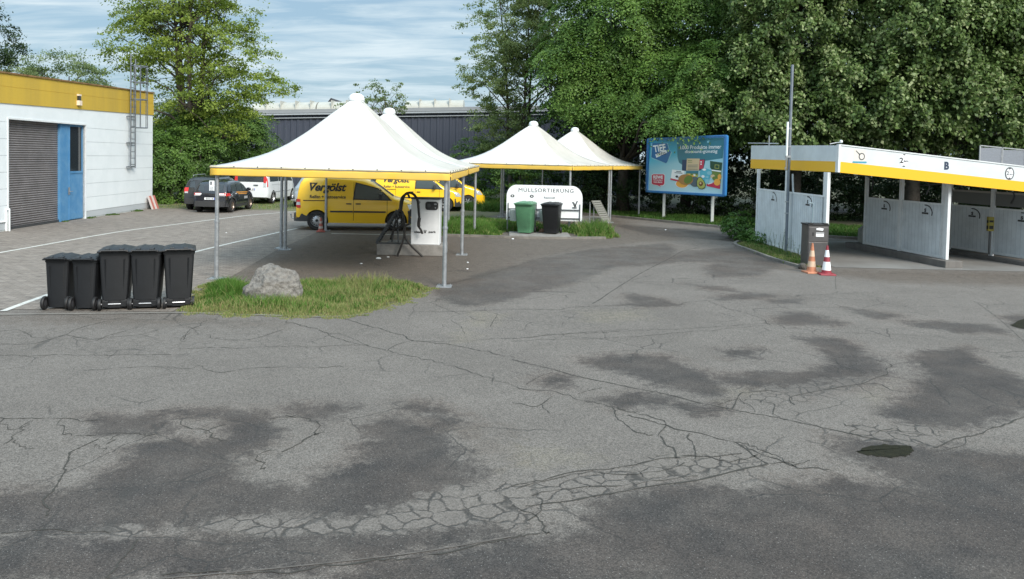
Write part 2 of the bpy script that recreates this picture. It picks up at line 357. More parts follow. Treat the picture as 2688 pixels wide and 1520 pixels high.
def sheet(name, xs, ys, z, m, attrs=True):
    X, Y = np.meshgrid(xs, ys); nx, ny = len(xs), len(ys)
    co = np.stack([X.ravel(), Y.ravel(), np.full(X.size, z)], 1).astype(np.float32)
    i = (np.arange(ny-1)[:, None]*nx+np.arange(nx-1)[None]).ravel()
    q = np.stack([i, i+1, i+nx+1, i+nx], 1)
    me = bpy.data.meshes.new(name); me.vertices.add(len(co)); me.vertices.foreach_set('co', co.ravel())
    me.loops.add(q.size); me.loops.foreach_set('vertex_index', q.ravel().astype(np.int32))
    me.polygons.add(len(q)); me.polygons.foreach_set('loop_start', np.arange(0, q.size, 4, dtype=np.int32))
    me.update(calc_edges=True); me.materials.append(m)
    if attrs:
        x, y = X.ravel(), Y.ravel()
        for nm, PS in (('wet', WET_DARK), ('crz', CRZ), ('brn', BRN), ('gold', GOLD)):
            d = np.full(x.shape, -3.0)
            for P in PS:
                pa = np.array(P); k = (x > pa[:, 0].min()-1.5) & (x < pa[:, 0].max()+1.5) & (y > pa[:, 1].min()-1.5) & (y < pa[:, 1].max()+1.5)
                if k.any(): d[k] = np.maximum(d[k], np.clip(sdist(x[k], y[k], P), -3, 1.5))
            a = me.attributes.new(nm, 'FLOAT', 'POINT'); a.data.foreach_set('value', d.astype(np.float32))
    o = bpy.data.objects.new(name, me); COL.objects.link(o); return tag(o, kind='structure')
xs = np.unique(np.concatenate([np.linspace(-40, -12, 40), np.linspace(-12, 14, 330), np.linspace(14, 40, 40)]))
ys = np.unique(np.concatenate([np.linspace(-6, 3.5, 12), np.linspace(3.5, 9, 110), np.linspace(9, 20, 110), np.linspace(20, 48, 90)]))
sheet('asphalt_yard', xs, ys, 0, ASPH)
SOIL = mat('soil', (.075, .075, .035), .95, var=.5, vscale=4, bump=.4, bscale=25)
gd = MB(); gd.bx(-900, 900, -300, 1500, -1.0, -.015); tag(gd.build('ground', SOIL), kind='structure')

def paving():
    m = bpy.data.materials.new('brick_paving'); m.use_nodes = True; t = m.node_tree; b = t.nodes['Principled BSDF']
    geo = N(t, 'ShaderNodeNewGeometry'); mpn = N(t, 'ShaderNodeMapping'); L(t, geo.outputs['Position'], mpn.inputs[0]); mpn.inputs['Rotation'].default_value = (0, 0, -.045)
    br = N(t, 'ShaderNodeTexBrick'); L(t, mpn.outputs[0], br.inputs['Vector']); br.inputs['Scale'].default_value = 1.0
    br.inputs['Brick Width'].default_value = .22; br.inputs['Row Height'].default_value = .115; br.inputs['Mortar Size'].default_value = .007; br.inputs['Mortar Smooth'].default_value = .3
    br.inputs['Color1'].default_value = (.185, .158, .136, 1); br.inputs['Color2'].default_value = (.228, .199, .173, 1); br.inputs['Mortar'].default_value = (.085, .078, .066, 1)
    n = N(t, 'ShaderNodeTexNoise', Scale=.9, Detail=7.0, Roughness=.7); mp3 = N(t, 'ShaderNodeMapping'); L(t, geo.outputs['Position'], mp3.inputs[0]); mp3.inputs['Scale'].default_value = (2.2, 6.5, 1); L(t, mp3.outputs[0], n.inputs['Vector'])
    r = N(t, 'ShaderNodeMapRange'); r.inputs['From Min'].default_value = .52; r.inputs['From Max'].default_value = .66; r.inputs['To Max'].default_value = .85; L(t, n.outputs[0], r.inputs['Value'])
    mx = N(t, 'ShaderNodeMixRGB'); L(t, r.outputs[0], mx.inputs['Fac']); L(t, br.outputs['Color'], mx.inputs['Color1']); mx.inputs['Color2'].default_value = (.078, .063, .051, 1)
    n3 = N(t, 'ShaderNodeTexNoise', Scale=3.5, Detail=5.0, Roughness=.75); L(t, geo.outputs['Position'], n3.inputs['Vector'])
    r3 = N(t, 'ShaderNodeMapRange'); r3.inputs['From Min'].default_value = .35; r3.inputs['From Max'].default_value = .7; r3.inputs['To Min'].default_value = .8; r3.inputs['To Max'].default_value = 1.3; L(t, n3.outputs[0], r3.inputs['Value'])
    mu = N(t, 'ShaderNodeVectorMath', operation='SCALE'); L(t, mx.outputs[0], mu.inputs[0]); L(t, r3.outputs[0], mu.inputs['Scale'])
    L(t, mu.outputs[0], b.inputs['Base Color']); b.inputs['Roughness'].default_value = .85
    bp = N(t, 'ShaderNodeBump'); bp.inputs['Strength'].default_value = .5; bp.inputs['Distance'].default_value = .01; bp.invert = True
    L(t, br.outputs['Fac'], bp.inputs['Height']); L(t, bp.outputs[0], b.inputs['Normal']); return m
PAV = paving()
def flatpoly(name, P, z, m, kind='structure'):
    b = MB(); b.add([(x, y, z) for x, y in P], [tuple(range(len(P)))]); return tag(b.build(name, m), kind=kind)
flatpoly('parking_paving', [(-18, 12.55), (-5.75, 12.9), (-6.1, 16.3), (-6.6, 21.5), (-6.8, 27), (-8.2, 34.5), (-11, 36.3), (-17.5, 35.8), (-17.2, 24), (-20, 12.5)], .006, PAV)
GRAV = mat('grassy_gravel', (.13, .125, .075), .95, var=.7, vscale=3.5, bump=.4, bscale=30, col2=(.075, .095, .035))
flatpoly('gravel_strip', [(-22, 36.1), (-17.5, 35.8), (-11, 36.3), (-8.2, 34.5), (-7, 33), (-4, 32.5), (-2.0, 33.5), (-.8, 36), (0, 41), (1, 47.5), (-24, 47.5)], .005, GRAV)

def strip(b, P, wd, z, m=0):
    P = [Vector((p[0], p[1], z)) for p in P]; vs = []; fs = []
    for i, p in enumerate(P):
        t = (P[min(i+1, len(P)-1)]-P[max(i-1, 0)]).normalized(); n = Vector((-t.y, t.x, 0)); ww = wd(i) if callable(wd) else wd
        vs += [p+n*ww/2, p-n*ww/2]
    fs = [(2*i, 2*i+1, 2*i+3, 2*i+2) for i in range(len(P)-1)]
    b.add(vs, fs, m)
# parking lines
for P in ([(-60, 672), (0, 664), (300, 611), (450, 591), (560, 577), (660, 565), (760, 557), (860, 549)], [(8, 818), (100, 784), (250, 733), (400, 692), (520, 660), (650, 629), (790, 598), (850, 590)]):
    q = smooth_path([g(*p) for p in P], 4); b = MB(); strip(b, q, .11, .0105); tag(b.build('parking_line', LINE), kind='structure')
q = [g(870, 613), g(1000, 616), g(1100, 617)]; b = MB(); strip(b, q, .10, .0045); tag(b.build('parking_line', LINE), kind='structure')
# cracks and seams
CR = [(2, c2([(-1, 315), (200, 365), (450, 422), (700, 470), (930, 527), (1110, 562), (1350, 608), (1600, 665), (1800, 712), (1920, 730)])),
 (1.2, c2([(-1, 440), (240, 490), (520, 562)])), (2, c2([(520, 562), (560, 570), (650, 590), (760, 625), (775, 650)])), (2, c2([(575, 600), (770, 650), (900, 685), (1120, 735), (1210, 770), (1410, 832), (1440, 848), (1600, 862)])),
 (2.2, c2([(70, 1050), (300, 1020), (600, 970), (900, 922), (1100, 880), (1280, 842)])), (2.2, c2([(1150, 745), (1210, 790), (1290, 842)])), (1.4, c2([(1290, 842), (1420, 832)])), (1.5, c2([(1120, 735), (1180, 745), (1250, 780), (1330, 790), (1415, 832), (1500, 820)])),
 (1.6, c2([(520, 565), (515, 605), (570, 640), (640, 690), (700, 700)])), (1.8, c2([(775, 650), (745, 690), (780, 730), (810, 770), (850, 800)])), (1.8, c2([(895, 685), (885, 710), (920, 745), (935, 800)])),
 (1.6, c2([(850, 800), (980, 810), (1070, 830), (1170, 820), (1230, 800)])), (1.4, c2([(0, 1050), (100, 1110), (150, 1165), (180, 1190)])), (1.2, c2([(150, 1010), (150, 1070), (100, 1110)])),
 (1.4, c2([(0, 945), (100, 925), (300, 885), (520, 862), (700, 822), (900, 798), (1150, 795)])), (1.2, c2([(20, 965), (250, 910), (480, 880), (740, 875), (860, 840)])), (1.2, c2([(100, 1000), (330, 965), (560, 945), (700, 920), (930, 905)])),
 (1.3, c2([(1110, 560), (1130, 520), (1160, 480), (1270, 465), (1330, 470)])), (1.2, c2([(1040, 540), (1130, 515), (1180, 540), (1230, 570)])), (1.1, c2([(1230, 520), (1310, 540), (1320, 580), (1355, 608)])),
 (1.3, c2([(1420, 545), (1400, 505), (1560, 470), (1750, 440), (1830, 405), (1890, 385), (1880, 365), (1910, 345), (1830, 320)])), (1.1, c2([(1740, 440), (1850, 435), (1900, 465), (1980, 480)])), (1, c2([(1890, 345), (2020, 330), (2080, 345)])),
 (1.2, c2([(1670, 640), (1740, 660), (1700, 680), (1780, 700), (1900, 665), (2000, 690), (2100, 690)])), (1.8, c2([(2110, 765), (2280, 705), (2450, 650), (2575, 612)])), (1, c2([(2280, 705), (2270, 740), (2130, 768)])),
 (.9, c2([(1380, 155), (1650, 178), (2000, 190), (2300, 212), (2575, 218)])), (1.2, c2([(0, 210), (300, 185), (620, 168), (900, 155), (1280, 135), (1380, 155)])), (1, c2([(0, 222), (500, 205), (900, 175), (1270, 142)])),
 (1.2, c2([(975, 18), (1100, 65), (1240, 105), (1300, 140)])), (.9, c2([(2340, 30), (2450, 110), (2575, 225)])), (1.2, c2([(0, 530), (140, 540), (210, 495)])), (1, c2([(140, 540), (200, 580)])), (1.1, c2([(70, 440), (140, 400), (205, 378)])), (1, c2([(340, 485), (380, 470), (450, 462)])),
 (1.6, c3([(-30, 556), (250, 552), (540, 540), (780, 544), (860, 530), (1180, 517), (1300, 523), (1460, 518), (1500, 503), (1620, 492)])), (1, c3([(1620, 492), (1850, 480), (2150, 465), (2575, 445)])),
 (2.2, c3([(975, 510), (1020, 485), (1100, 430), (1220, 355), (1320, 300), (1420, 250), (1480, 215), (1560, 195)])), (1, c3([(60, 425), (160, 400), (420, 335), (700, 250), (850, 205), (1050, 158)])),
 (1.4, c1([(-20, 608), (150, 612), (300, 618), (480, 622)])), (1.8, c1([(500, 712), (440, 740), (365, 775), (350, 800), (345, 840), (315, 890), (300, 940), (270, 980), (215, 1030), (240, 1065), (235, 1100)])), (1.3, c1([(330, 688), (420, 698), (580, 692), (700, 700), (800, 688)])),
 (1.1, c1([(590, 695), (575, 720), (550, 735)])), (1.1, c1([(480, 740), (470, 770), (500, 785)])), (1.2, c1([(20, 610), (60, 670), (100, 640), (140, 630)])), (1.2, c1([(60, 720), (110, 740), (155, 765)])), (1.2, c1([(130, 635), (75, 680), (50, 730)])), (1.1, c1([(290, 620), (330, 670), (340, 690)])),
 (1.5, c1([(900, 628), (950, 660), (1050, 685), (1060, 710), (1105, 735)])), (1.3, c1([(1050, 685), (1070, 660), (1120, 650)])), (1.6, c1([(1305, 875), (1330, 835), (1318, 785), (1400, 765)])), (1.6, c1([(1405, 785), (1480, 750), (1560, 700), (1655, 672)])), (1.4, c1([(1420, 600), (1500, 605), (1570, 620), (1585, 680), (1600, 690)])),
 (1.4, c1([(1375, 610), (1440, 600), (1470, 605)])), (1.2, c1([(0, 1190), (250, 1180), (520, 1200)])), (1.6, c1([(790, 1412), (1100, 1385), (1440, 1370), (1700, 1330), (2100, 1300), (2400, 1245), (2575, 1215)])), (1.4, c2([(0, 1215), (100, 1195), (190, 1190)])),
 (1.4, c1([(540, 1418), (600, 1330), (650, 1280), (640, 1240)])), (1.1, c1([(-20, 292), (300, 294), (550, 290), (870, 288)])), (1.1, c1([(900, 260), (1200, 255), (1500, 248), (1850, 245)])), (1, c1([(420, 370), (700, 350), (930, 365), (1000, 345), (1100, 380), (1300, 355), (1800, 345)])),
 (1.4, c1([(1440, 120), (1600, 165), (1700, 210), (1900, 255), (1960, 270)])), (1.3, c1([(1960, 270), (2150, 310), (2400, 385), (2575, 430)])), (1.6, c1([(1700, 100), (1800, 130), (1950, 175), (2100, 215), (2250, 235), (2400, 270), (2575, 310)])), (1.2, c1([(1950, 270), (2010, 235), (2090, 215)])),
 (1, c1([(1420, 165), (1250, 215), (1100, 210), (1050, 190)])), (1, c1([(920, 215), (950, 170), (1040, 120), (1100, 110)])), (1, c1([(920, 230), (915, 205), (960, 180)])), (1, c1([(0, 235), (180, 232), (330, 190), (420, 150), (520, 125)])), (1, c1([(0, 170), (100, 165), (160, 185), (250, 205), (330, 190)])),
 (.9, c1([(330, 190), (450, 210), (560, 200), (700, 190), (800, 165)])), (1, c1([(500, 215), (560, 190), (700, 150)])), (1, c3([(0, 720), (250, 715), (600, 700), (830, 680), (1050, 665), (1180, 655)])),
 (.9, c3([(280, 580), (340, 605), (450, 590)])), (.9, c3([(180, 605), (240, 640), (260, 680)])), (.9, c3([(400, 640), (440, 570)])), (1, c3([(2350, 340), (2345, 380), (2352, 430)]))]
b = MB(); rr = random.Random(3)
for wgt, P in CR:
    q = smooth_path([g(*p) for p in P], 5); out = []
    for i in range(len(q)-1):
        n = max(1, int((q[i+1]-q[i]).length/.05))
        for j in range(n): out.append(q[i].lerp(q[i+1], j/n))
    out.append(q[-1]); straight = wgt in (.9, 2.2) or len(P) > 8
    amp = .008 if straight else .022
    off = 0
    for p in out:
        off = off*.8+rr.gauss(0, amp); p.x += off*.6; p.y += off
    wv = [max(.0035, .0078*wgt*rr.uniform(.25, 1.6)) for _ in out]
    strip(b, out, lambda i: wv[i]*(1+out[i].y*.012), .0035)
CRK = mat('crack_dirt', (.040, .038, .032), .95)
tag(b.build('asphalt_cracks', CRK), kind='structure')
# concrete edging along the yard
b = MB(); q = smooth_path([g(*p) for p in [(-80, 827), (250, 824), (480, 822), (700, 828), (860, 832), (960, 826)]], 5)
strip(b, q, .10, .009); tag(b.build('edging_stones', KERB), kind='structure')
b = MB(); q = smooth_path([g(*p) for p in c1([(800, 1418), (1440, 1360), (2100, 1285), (2575, 1205)])], 5); strip(b, q, .014, .0042); tag(b.build('asphalt_seam', mat('pale_seam', (.118, .105, .093), .9, var=.4, vscale=8)), kind='structure')
def kerb(name, P, h=.11, wd=.13):
    q = smooth_path([Vector((x, y, 0)) for x, y in P], 4); b = MB()
    for i in range(len(q)-1): b.beam(q[i]+Vector((0, 0, h/2)), q[i+1]+Vector((0, 0, h/2)), wd, h)
    return tag(b.build(name, KERB), kind='structure')
kerb('kerb', [(-.5, 37.9), (2.6, 38.5), (3.93, 37.75), (5.41, 36.25), (6.87, 34.47), (8.58, 32.4), (9.64, 31.11), (10.6, 29.9), (12.05, 28.7), (13.31, 28.2), (17, 27.9), (22, 28)], .10)
kerb('kerb', [(-2.9, 26.35), (-.9, 26.15), (.2, 26.0), (1.5, 26.1), (3.3, 26.5)], .08)
kerb('kerb', [(9.9, 29.3), (8.6, 27.4), (7.55, 25.6), (7.5, 23.6), (7.55, 21.5), (7.8, 20.0), (8.1, 19.75)], .07, .1)

# ------------------------------------------------------------------ grass
def blade_mat(name, dark, light, dry):
    m = bpy.data.materials.new(name); m.use_nodes = True; t = m.node_tree; b = t.nodes['Principled BSDF']
    a = N(t, 'ShaderNodeAttribute', attribute_name='tone'); r = N(t, 'ShaderNodeValToRGB'); L(t, a.outputs['Fac'], r.inputs[0])
    e = r.color_ramp.elements; e[0].color = (*dark, 1); e[1].color = (*dry, 1); k = e.new(.6); k.color = (*light, 1); k = e.new(.82); k.color = (*light, 1)
    L(t, r.outputs[0], b.inputs['Base Color']); b.inputs['Roughness'].default_value = .65; b.inputs['Specular IOR Level'].default_value = .25
    tr = N(t, 'ShaderNodeBsdfTranslucent'); L(t, r.outputs[0], tr.inputs['Color']); ms = N(t, 'ShaderNodeMixShader'); ms.inputs[0].default_value = .35
    L(t, b.outputs[0], ms.inputs[1]); L(t, tr.outputs[0], ms.inputs[2]); L(t, ms.outputs[0], t.nodes['Material Output'].inputs[0]); return m
GRASS = blade_mat('grass_blades', (.040, .095, .016), (.115, .235, .040), (.34, .29, .14))
def fast_mesh(name, co, faces_n, idx, m, tone=None, smooth=False):
    me = bpy.data.meshes.new(name); me.vertices.add(len(co)); me.vertices.foreach_set('co', co.astype(np.float32).ravel())
    nf = len(idx)//faces_n; me.loops.add(len(idx)); me.loops.foreach_set('vertex_index', idx.astype(np.int32))
    me.polygons.add(nf); me.polygons.foreach_set('loop_start', np.arange(0, len(idx), faces_n, dtype=np.int32)); me.update(calc_edges=True)
    me.materials.append(m)
    if tone is not None: a = me.attributes.new('tone', 'FLOAT', 'FACE'); a.data.foreach_set('value', tone.astype(np.float32))
    o = bpy.data.objects.new(name, me); COL.objects.link(o); return o
def samp_poly(P, n, rg):
    pa = np.array(P); lo, hi = pa.min(0), pa.max(0); out = np.zeros((0, 2))
    while len(out) < n:
        q = rg.uniform(lo, hi, (n*2, 2)); q = q[inpoly(q[:, 0], q[:, 1], P)]; out = np.concatenate([out, q])
    return out[:n]
def vnoise(x, y, s, seed=0):
    r = np.random.default_rng(seed); a = r.uniform(0, 6.28, 12); k = r.normal(0, 1, (12, 2))*s; return sum(np.sin(x*k[i, 0]+y*k[i, 1]+a[i]) for i in range(12))/6
def grass(name, P, n, h, wd, seed, m=GRASS, dry=.15, z=.03, edge=.35):
    rg = np.random.default_rng(seed); q = samp_poly(P, n, rg); x, y = q[:, 0], q[:, 1]
    e = np.clip(sdist(x, y, P)/edge, .12, 1); q[:, 0] += .10*np.sin(y*9+seed)+.07*np.sin(y*23); q[:, 1] += .10*np.sin(x*7+seed)+.06*np.sin(x*19); cl = vnoise(x, y, 2.2, seed)
    H = h*(.45+.75*rg.random(n))*(.75+.35*cl)*e**.6; H = np.maximum(H, .02)*np.where(vnoise(x, y, 3.5, seed+9) > .38, .45, 1)
    a = rg.uniform(0, 6.283, n); W = wd*rg.uniform(.6, 1.4, n); dxy = np.stack([np.cos(a), np.sin(a)], 1); la = rg.uniform(0, 6.283, n); lean = np.stack([np.cos(la), np.sin(la)], 1)*(H*rg.uniform(.15, .8, n))[:, None]
    z0 = np.full(n, z)-.02
    p = np.zeros((n, 5, 3)); p[:, 0, :2] = q-dxy*W[:, None]/2; p[:, 1, :2] = q+dxy*W[:, None]/2; p[:, 0, 2] = p[:, 1, 2] = z0
    mid = q+lean*.35; p[:, 2, :2] = mid+dxy*W[:, None]*.4; p[:, 3, :2] = mid-dxy*W[:, None]*.4; p[:, 2, 2] = p[:, 3, 2] = z+H*.6
    p[:, 4, :2] = q+lean; p[:, 4, 2] = z+H
    base = (np.arange(n)*5)[:, None]
    t1 = base+np.array([[0, 1, 2]]); t2 = base+np.array([[0, 2, 3]]); t3 = base+np.array([[3, 2, 4]])
    idx = np.stack([t1, t2, t3], 1).reshape(-1)
    c3_ = vnoise(x, y, 5.5, seed+5); tone = np.clip(.35+.25*cl+rg.normal(0, .16, n)+(1-e)*.5*(dry > .1), 0, .82); dr = rg.random(n) < dry*(1+1.5*(1-e)+1.6*(c3_ > .25)); tone[dr] = rg.uniform(.85, 1, dr.sum())
    return tag(fast_mesh(name, p.reshape(-1, 3), 3, idx, m, np.repeat(tone, 3)), name.replace('_', ' '), None, kind='stuff')
def island(P, z=.03):
    b = MB(); b.prism([(x, y) for x, y in P], lambda u, v, w_: (u, v, w_-.012), z-.008)
    return tag(b.build('soil_bed', SOIL), kind='structure')
NI = [tuple(g(x, y)[:2]) for x, y in ((480, 815), (500, 785), (535, 752), (560, 742), (640, 746), (760, 742), (900, 745), (1050, 744), (1125, 750), (1090, 772), (1040, 794), (980, 812), (930, 824), (840, 828), (700, 824), (560, 820))]
island(NI); grass('tall_grass', NI, 30000, .19, .012, 11, dry=.42, z=.02)
# a taller green tuft left of the boulder and lighter straw stems
NT = [tuple(g(x, y)[:2]) for x, y in ((545, 790), (560, 752), (640, 748), (650, 790), (600, 806))]
grass('tall_grass', NT, 6000, .42, .012, 12, dry=.02)
NT2 = [tuple(g(x, y)[:2]) for x, y in ((790, 800), (800, 750), (1000, 748), (1100, 752), (1000, 790))]
grass('tall_grass', NT2, 5000, .30, .010, 13, dry=.35)
NF = [tuple(g(x, y)[:2]) for x, y in ((470, 822), (500, 790), (700, 800), (900, 800), (1060, 775), (1130, 752), (1135, 765), (1060, 800), (960, 828), (860, 838), (700, 834), (560, 830))]
grass('dry_grass', NF, 16000, .09, .010, 131, dry=.8, z=.005)
MI = [(-5.2, 32.8), (-3.6, 29.5), (-3.0, 26.4), (-.9, 26.25), (-.45, 26.9), (-.3, 28.2), (2.75, 28.2), (2.7, 26.9), (2.9, 26.5), (3.5, 26.6), (3.9, 27.6), (3.4, 29.2), (2.4, 30.2), (-.3, 31.6), (-1.3, 33.5)]
island(MI); grass('tall_grass', MI, 26000, .30, .02, 14, dry=.10)
grass('tall_grass', [(-3.6, 29.2), (-3.0, 26.4), (-.9, 26.25), (-.45, 26.9), (-.5, 29)], 16000, .42, .02, 141, dry=.06)
grass('tall_grass', [(2.5, 26.6), (3.5, 26.6), (3.9, 27.6), (3.2, 28.8), (2.4, 28.6)], 5000, .62, .018, 15, dry=.12)
RI = [(-1.5, 38.3), (2.6, 38.6), (3.98, 37.85), (5.5, 36.35), (6.97, 34.57), (8.68, 32.5), (9.74, 31.2), (10.7, 30.0), (12.1, 28.8), (13.4, 28.3), (17, 28.0), (24, 28.1), (26, 44), (-1, 46)]
island(RI); RN = [(-1.5, 38.3), (2.6, 38.6), (3.98, 37.85), (5.5, 36.35), (6.97, 34.57), (8.68, 32.5), (9.74, 31.2), (10.7, 30.0), (12.1, 28.8), (13.4, 28.3), (17, 28.0), (24, 28.1), (24, 31.5), (17, 33), (13, 36), (9, 39), (2, 42), (-1.5, 41)]
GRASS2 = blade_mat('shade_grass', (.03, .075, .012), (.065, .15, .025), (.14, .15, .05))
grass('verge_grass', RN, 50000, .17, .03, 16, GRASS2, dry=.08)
BI = [(9.75, 29.2), (8.65, 27.3), (7.62, 25.5), (7.57, 23.6), (7.62, 21.5), (7.85, 20.1), (8.5, 20.3), (8.6, 25.9), (9.9, 28.9)]
island(BI); grass('verge_grass', BI, 11000, .17, .014, 17, dry=.42)
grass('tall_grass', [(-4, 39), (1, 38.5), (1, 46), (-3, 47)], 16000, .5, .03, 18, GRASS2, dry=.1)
grass('verge_grass', [(-17.3, 36.3), (-11.5, 37.0), (-8.6, 35.6), (-5, 36.5), (-4, 44), (-17, 46)], 16000, .07, .02, 19, dry=.45, z=.01)
# weeds at the building foot
for x, y, n_ in ((-16.9, 30.3, 500), (-16.85, 31.8, 700), (-16.9, 34.2, 500), (-16.95, 28.5, 200)):
    grass('wall_weeds', [(x-.02, y-.35), (x+.28, y-.3), (x+.25, y+.3), (x-.02, y+.35)], n_, .18, .02, int(y*10), GRASS2, z=.012)

# ------------------------------------------------------------------ workshop building on the left
def stain_wall(name, c, c2, sc=(1.2, 1.2, .25)):
    return mat(name, c, .7, var=.55, vscale=1.3, bump=.15, bscale=50, col2=c2)
WALLW = stain_wall('workshop_wall_paint', (.74, .78, .80), (.64, .69, .71))
FASC = mat('ochre_fascia', (.56, .375, .045), .65, var=.8, vscale=.8, col2=(.42, .29, .05), streak=True)
BLUEP = mat('worn_blue_paint', (.06, .205, .40), .55, var=.5, vscale=3.0, col2=(.16, .32, .48))
SHUT = mat('grey_shutter', (.20, .185, .185), .5, .1, var=.3, vscale=2)
wb = thing('workshop_building', 'long white panelled workshop with ochre roof band, grey roller door and blue side door', 'building', (-17.0, 36.0, 0), math.atan2(-(24-36), -(-16.45+17.0))*0)
# wall frame: s runs along the wall from the far corner (s=0) towards the camera, o = outwards (+x)
A = Vector((0, 0, 0)); Dv = Vector((.62, -13.3, 0)).normalized(); Ov = Vector((-Dv.y, Dv.x, 0)); Ov = Ov if Ov.x > 0 else -Ov
def W(s_, o, z): return A+Dv*s_+Ov*o+Vector((0, 0, z))
LEN = 26.0; zt = lambda s_: 5.42-.026*s_; zb = lambda s_: 4.40-.021*s_
def wbox(b, s0, s1, o0, o1, z0, z1, m=0, tilt=None):
    """box along the wall; z may be functions of s"""
    f = lambda q, s_: q(s_) if callable(q) else q
    vs = [W(s0, o0, f(z0, s0)), W(s1, o0, f(z0, s1)), W(s1, o1, f(z0, s1)), W(s0, o1, f(z0, s0)), W(s0, o0, f(z1, s0)), W(s1, o0, f(z1, s1)), W(s1, o1, f(z1, s1)), W(s0, o1, f(z1, s0))]
    b.add(vs, [(3, 2, 1, 0), (4, 5, 6, 7), (0, 1, 5, 4), (1, 2, 6, 5), (2, 3, 7, 6), (3, 0, 4, 7)], m)
S_door = (36-28.26, 36-24.90); S_blue = (36-29.82, 36-28.26); ZT = 3.66
b = MB()
cuts = [0, S_blue[0], S_door[1], LEN]
zs_ = [.30]+[.30+.545*i for i in range(1, 7)]
def panels(s0, s1, z0, ztop):
    z = z0
    lv = [q for q in zs_ if q > z0+.01 and (callable(ztop) or q < ztop-.05)]
    lv = [z0]+lv
    for i, a in enumerate(lv):
        t_ = lv[i+1]-.012 if i+1 < len(lv) else ztop
        wbox(b, s0, s1, -.25, 0, a, t_)
panels(0, S_blue[0], .30, zb); panels(S_door[1], LEN, .30, zb); wbox(b, S_blue[0], S_door[1], -.25, 0, ZT, zb)
wbox(b, 0, LEN, -.25, -.012, .05, zb, 1)  # backing shows in the joints
b2 = MB(); b2.v, b2.f, b2.m = b.v[:-8], b.f[:-6], b.m[:-6]
for s0, s1 in ((0, S_blue[0]), (S_door[1], LEN)): wbox(b2, s0, s1, -.245, -.012, .05, zb, 1)
wbox(b2, 0, .02, -9, 0, 0, zb); wbox(b2, 0, LEN, -9, -8.9, 0, zb); wbox(b2, LEN-.02, LEN, -9, -.25, 0, zb)
b2.build('wall', [WALLW, mat('joint_grey', (.44, .47, .49), .8)], wb)
for sa, sb in ((-.01, S_blue[0]), (S_door[1], LEN)): b = MB(); wbox(b, sa, sb, -.2, -.025, 0, .30); b.build('plinth', mat('plinth_paint', (.60, .65, .66), .8, var=.8, vscale=2.2, col2=(.24, .25, .20)), wb)
b = MB(); wbox(b, -.03, LEN, -.2, .03, zb, lambda s_: zb(s_)+.54); wbox(b, -.03, LEN, -.2, .02, lambda s_: zb(s_)+.552, zt); wbox(b, -.03, .0, -9, -.2, zb, zt); wbox(b, LEN, LEN+.03, -9, -.0, zb, zt)
wbox(b, 0, LEN, -.2, .012, zb, zt)
b.build('roof_fascia', FASC, wb)
b = MB(); wbox(b, -.06, LEN, -.3, .06, zt, lambda s_: zt(s_)+.05); b.build('roof_coping', mat('rusty_coping', (.26, .15, .06), .8, var=.6, vscale=5), wb)
b = MB(); wbox(b, 0, LEN, -9, -.3, lambda s_: zt(s_)-.15, lambda s_: zt(s_)-.05); b.build('roof', mat('roof_felt', (.05, .05, .05), .9), wb)
# roller door
b = MB(); n = 46; z = .04; st = (ZT-.05)/n
prof = []
for i in range(n):
    for k, o in ((0, -.22), (.25, -.195), (.5, -.185), (.75, -.195)): prof.append((.04+st*(i+k), o))
prof.append((.04+st*n, -.22))
for i in range(len(prof)-1):
    (za_, oa), (zb_, ob) = prof[i], prof[i+1]; b.add([W(S_door[0]+.02, oa, za_), W(S_door[1]-.06, oa, za_), W(S_door[1]-.06, ob, zb_), W(S_door[0]+.02, ob, zb_)], [(0, 1, 2, 3)])
rd = b.build('roller_door', SHUT, wb, smooth=True)
b = MB(); wbox(b, S_door[0]+.03, S_door[1]-.06, -.22, -.15, .0, .10); b.build('bottom_bar', DSTEEL, rd)
b = MB(); wbox(b, S_door[1]-.07, S_door[1], -.24, -.02, 0, ZT); b.build('door_guide', mat('green_grey_guide', (.12, .14, .11), .6), rd)
b = MB(); wbox(b, S_door[0], S_door[0]+.05, -.24, -.1, 0, ZT); b.build('door_guide', BLUEP, rd)
# white surround
b = MB(); wbox(b, S_door[1], S_door[1]+.05, -.04, .02, 0, ZT+.06); wbox(b, S_blue[0]-.03, S_door[1], -.04, .02, ZT, ZT+.06); wbox(b, S_blue[0]-.04, S_blue[0], -.04, .018, 0, ZT+.06); b.build('door_frame', WHITE, wb)
bd = thing('blue_door', None, None); bd.parent = wb
b = MB()
wbox(b, S_blue[0], S_blue[1], -.16, -.10, .03, 1.88); wbox(b, S_blue[0], S_blue[1], -.16, -.10, 3.58, ZT)
wbox(b, S_blue[0], S_blue[0]+.06, -.16, -.10, 1.88, 3.58); wbox(b, S_blue[0]+.95, S_blue[1], -.16, -.10, 1.88, 3.58)
wbox(b, S_blue[0]+.02, S_blue[0]+1.0, -.10, -.08, 1.80, 1.88); wbox(b, S_blue[0]+.98, S_blue[0]+1.03, -.10, -.08, .05, ZT)
wbox(b, S_blue[0]+.02, S_blue[0]+1.0, -.10, -.085, .06, .30)
bdo = b.build('side_door', BLUEP, wb); bpy.data.objects.remove(bd)
b = MB(); wbox(b, S_blue[0]+.06, S_blue[0]+.95, -.14, -.125, 1.88, 3.58); b.build('window_pane', GLASS, bdo)
b = MB(); wbox(b, S_blue[0]+1.0, S_blue[0]+1.10, -.08, -.07, 1.0, 1.28); b.tube([W(S_blue[0]+1.05, -.07, 1.12), W(S_blue[0]+1.05, -.02, 1.12), W(S_blue[0]+.88, -.02, 1.12)], .012)
b.build('door_handle', STEEL, bdo)
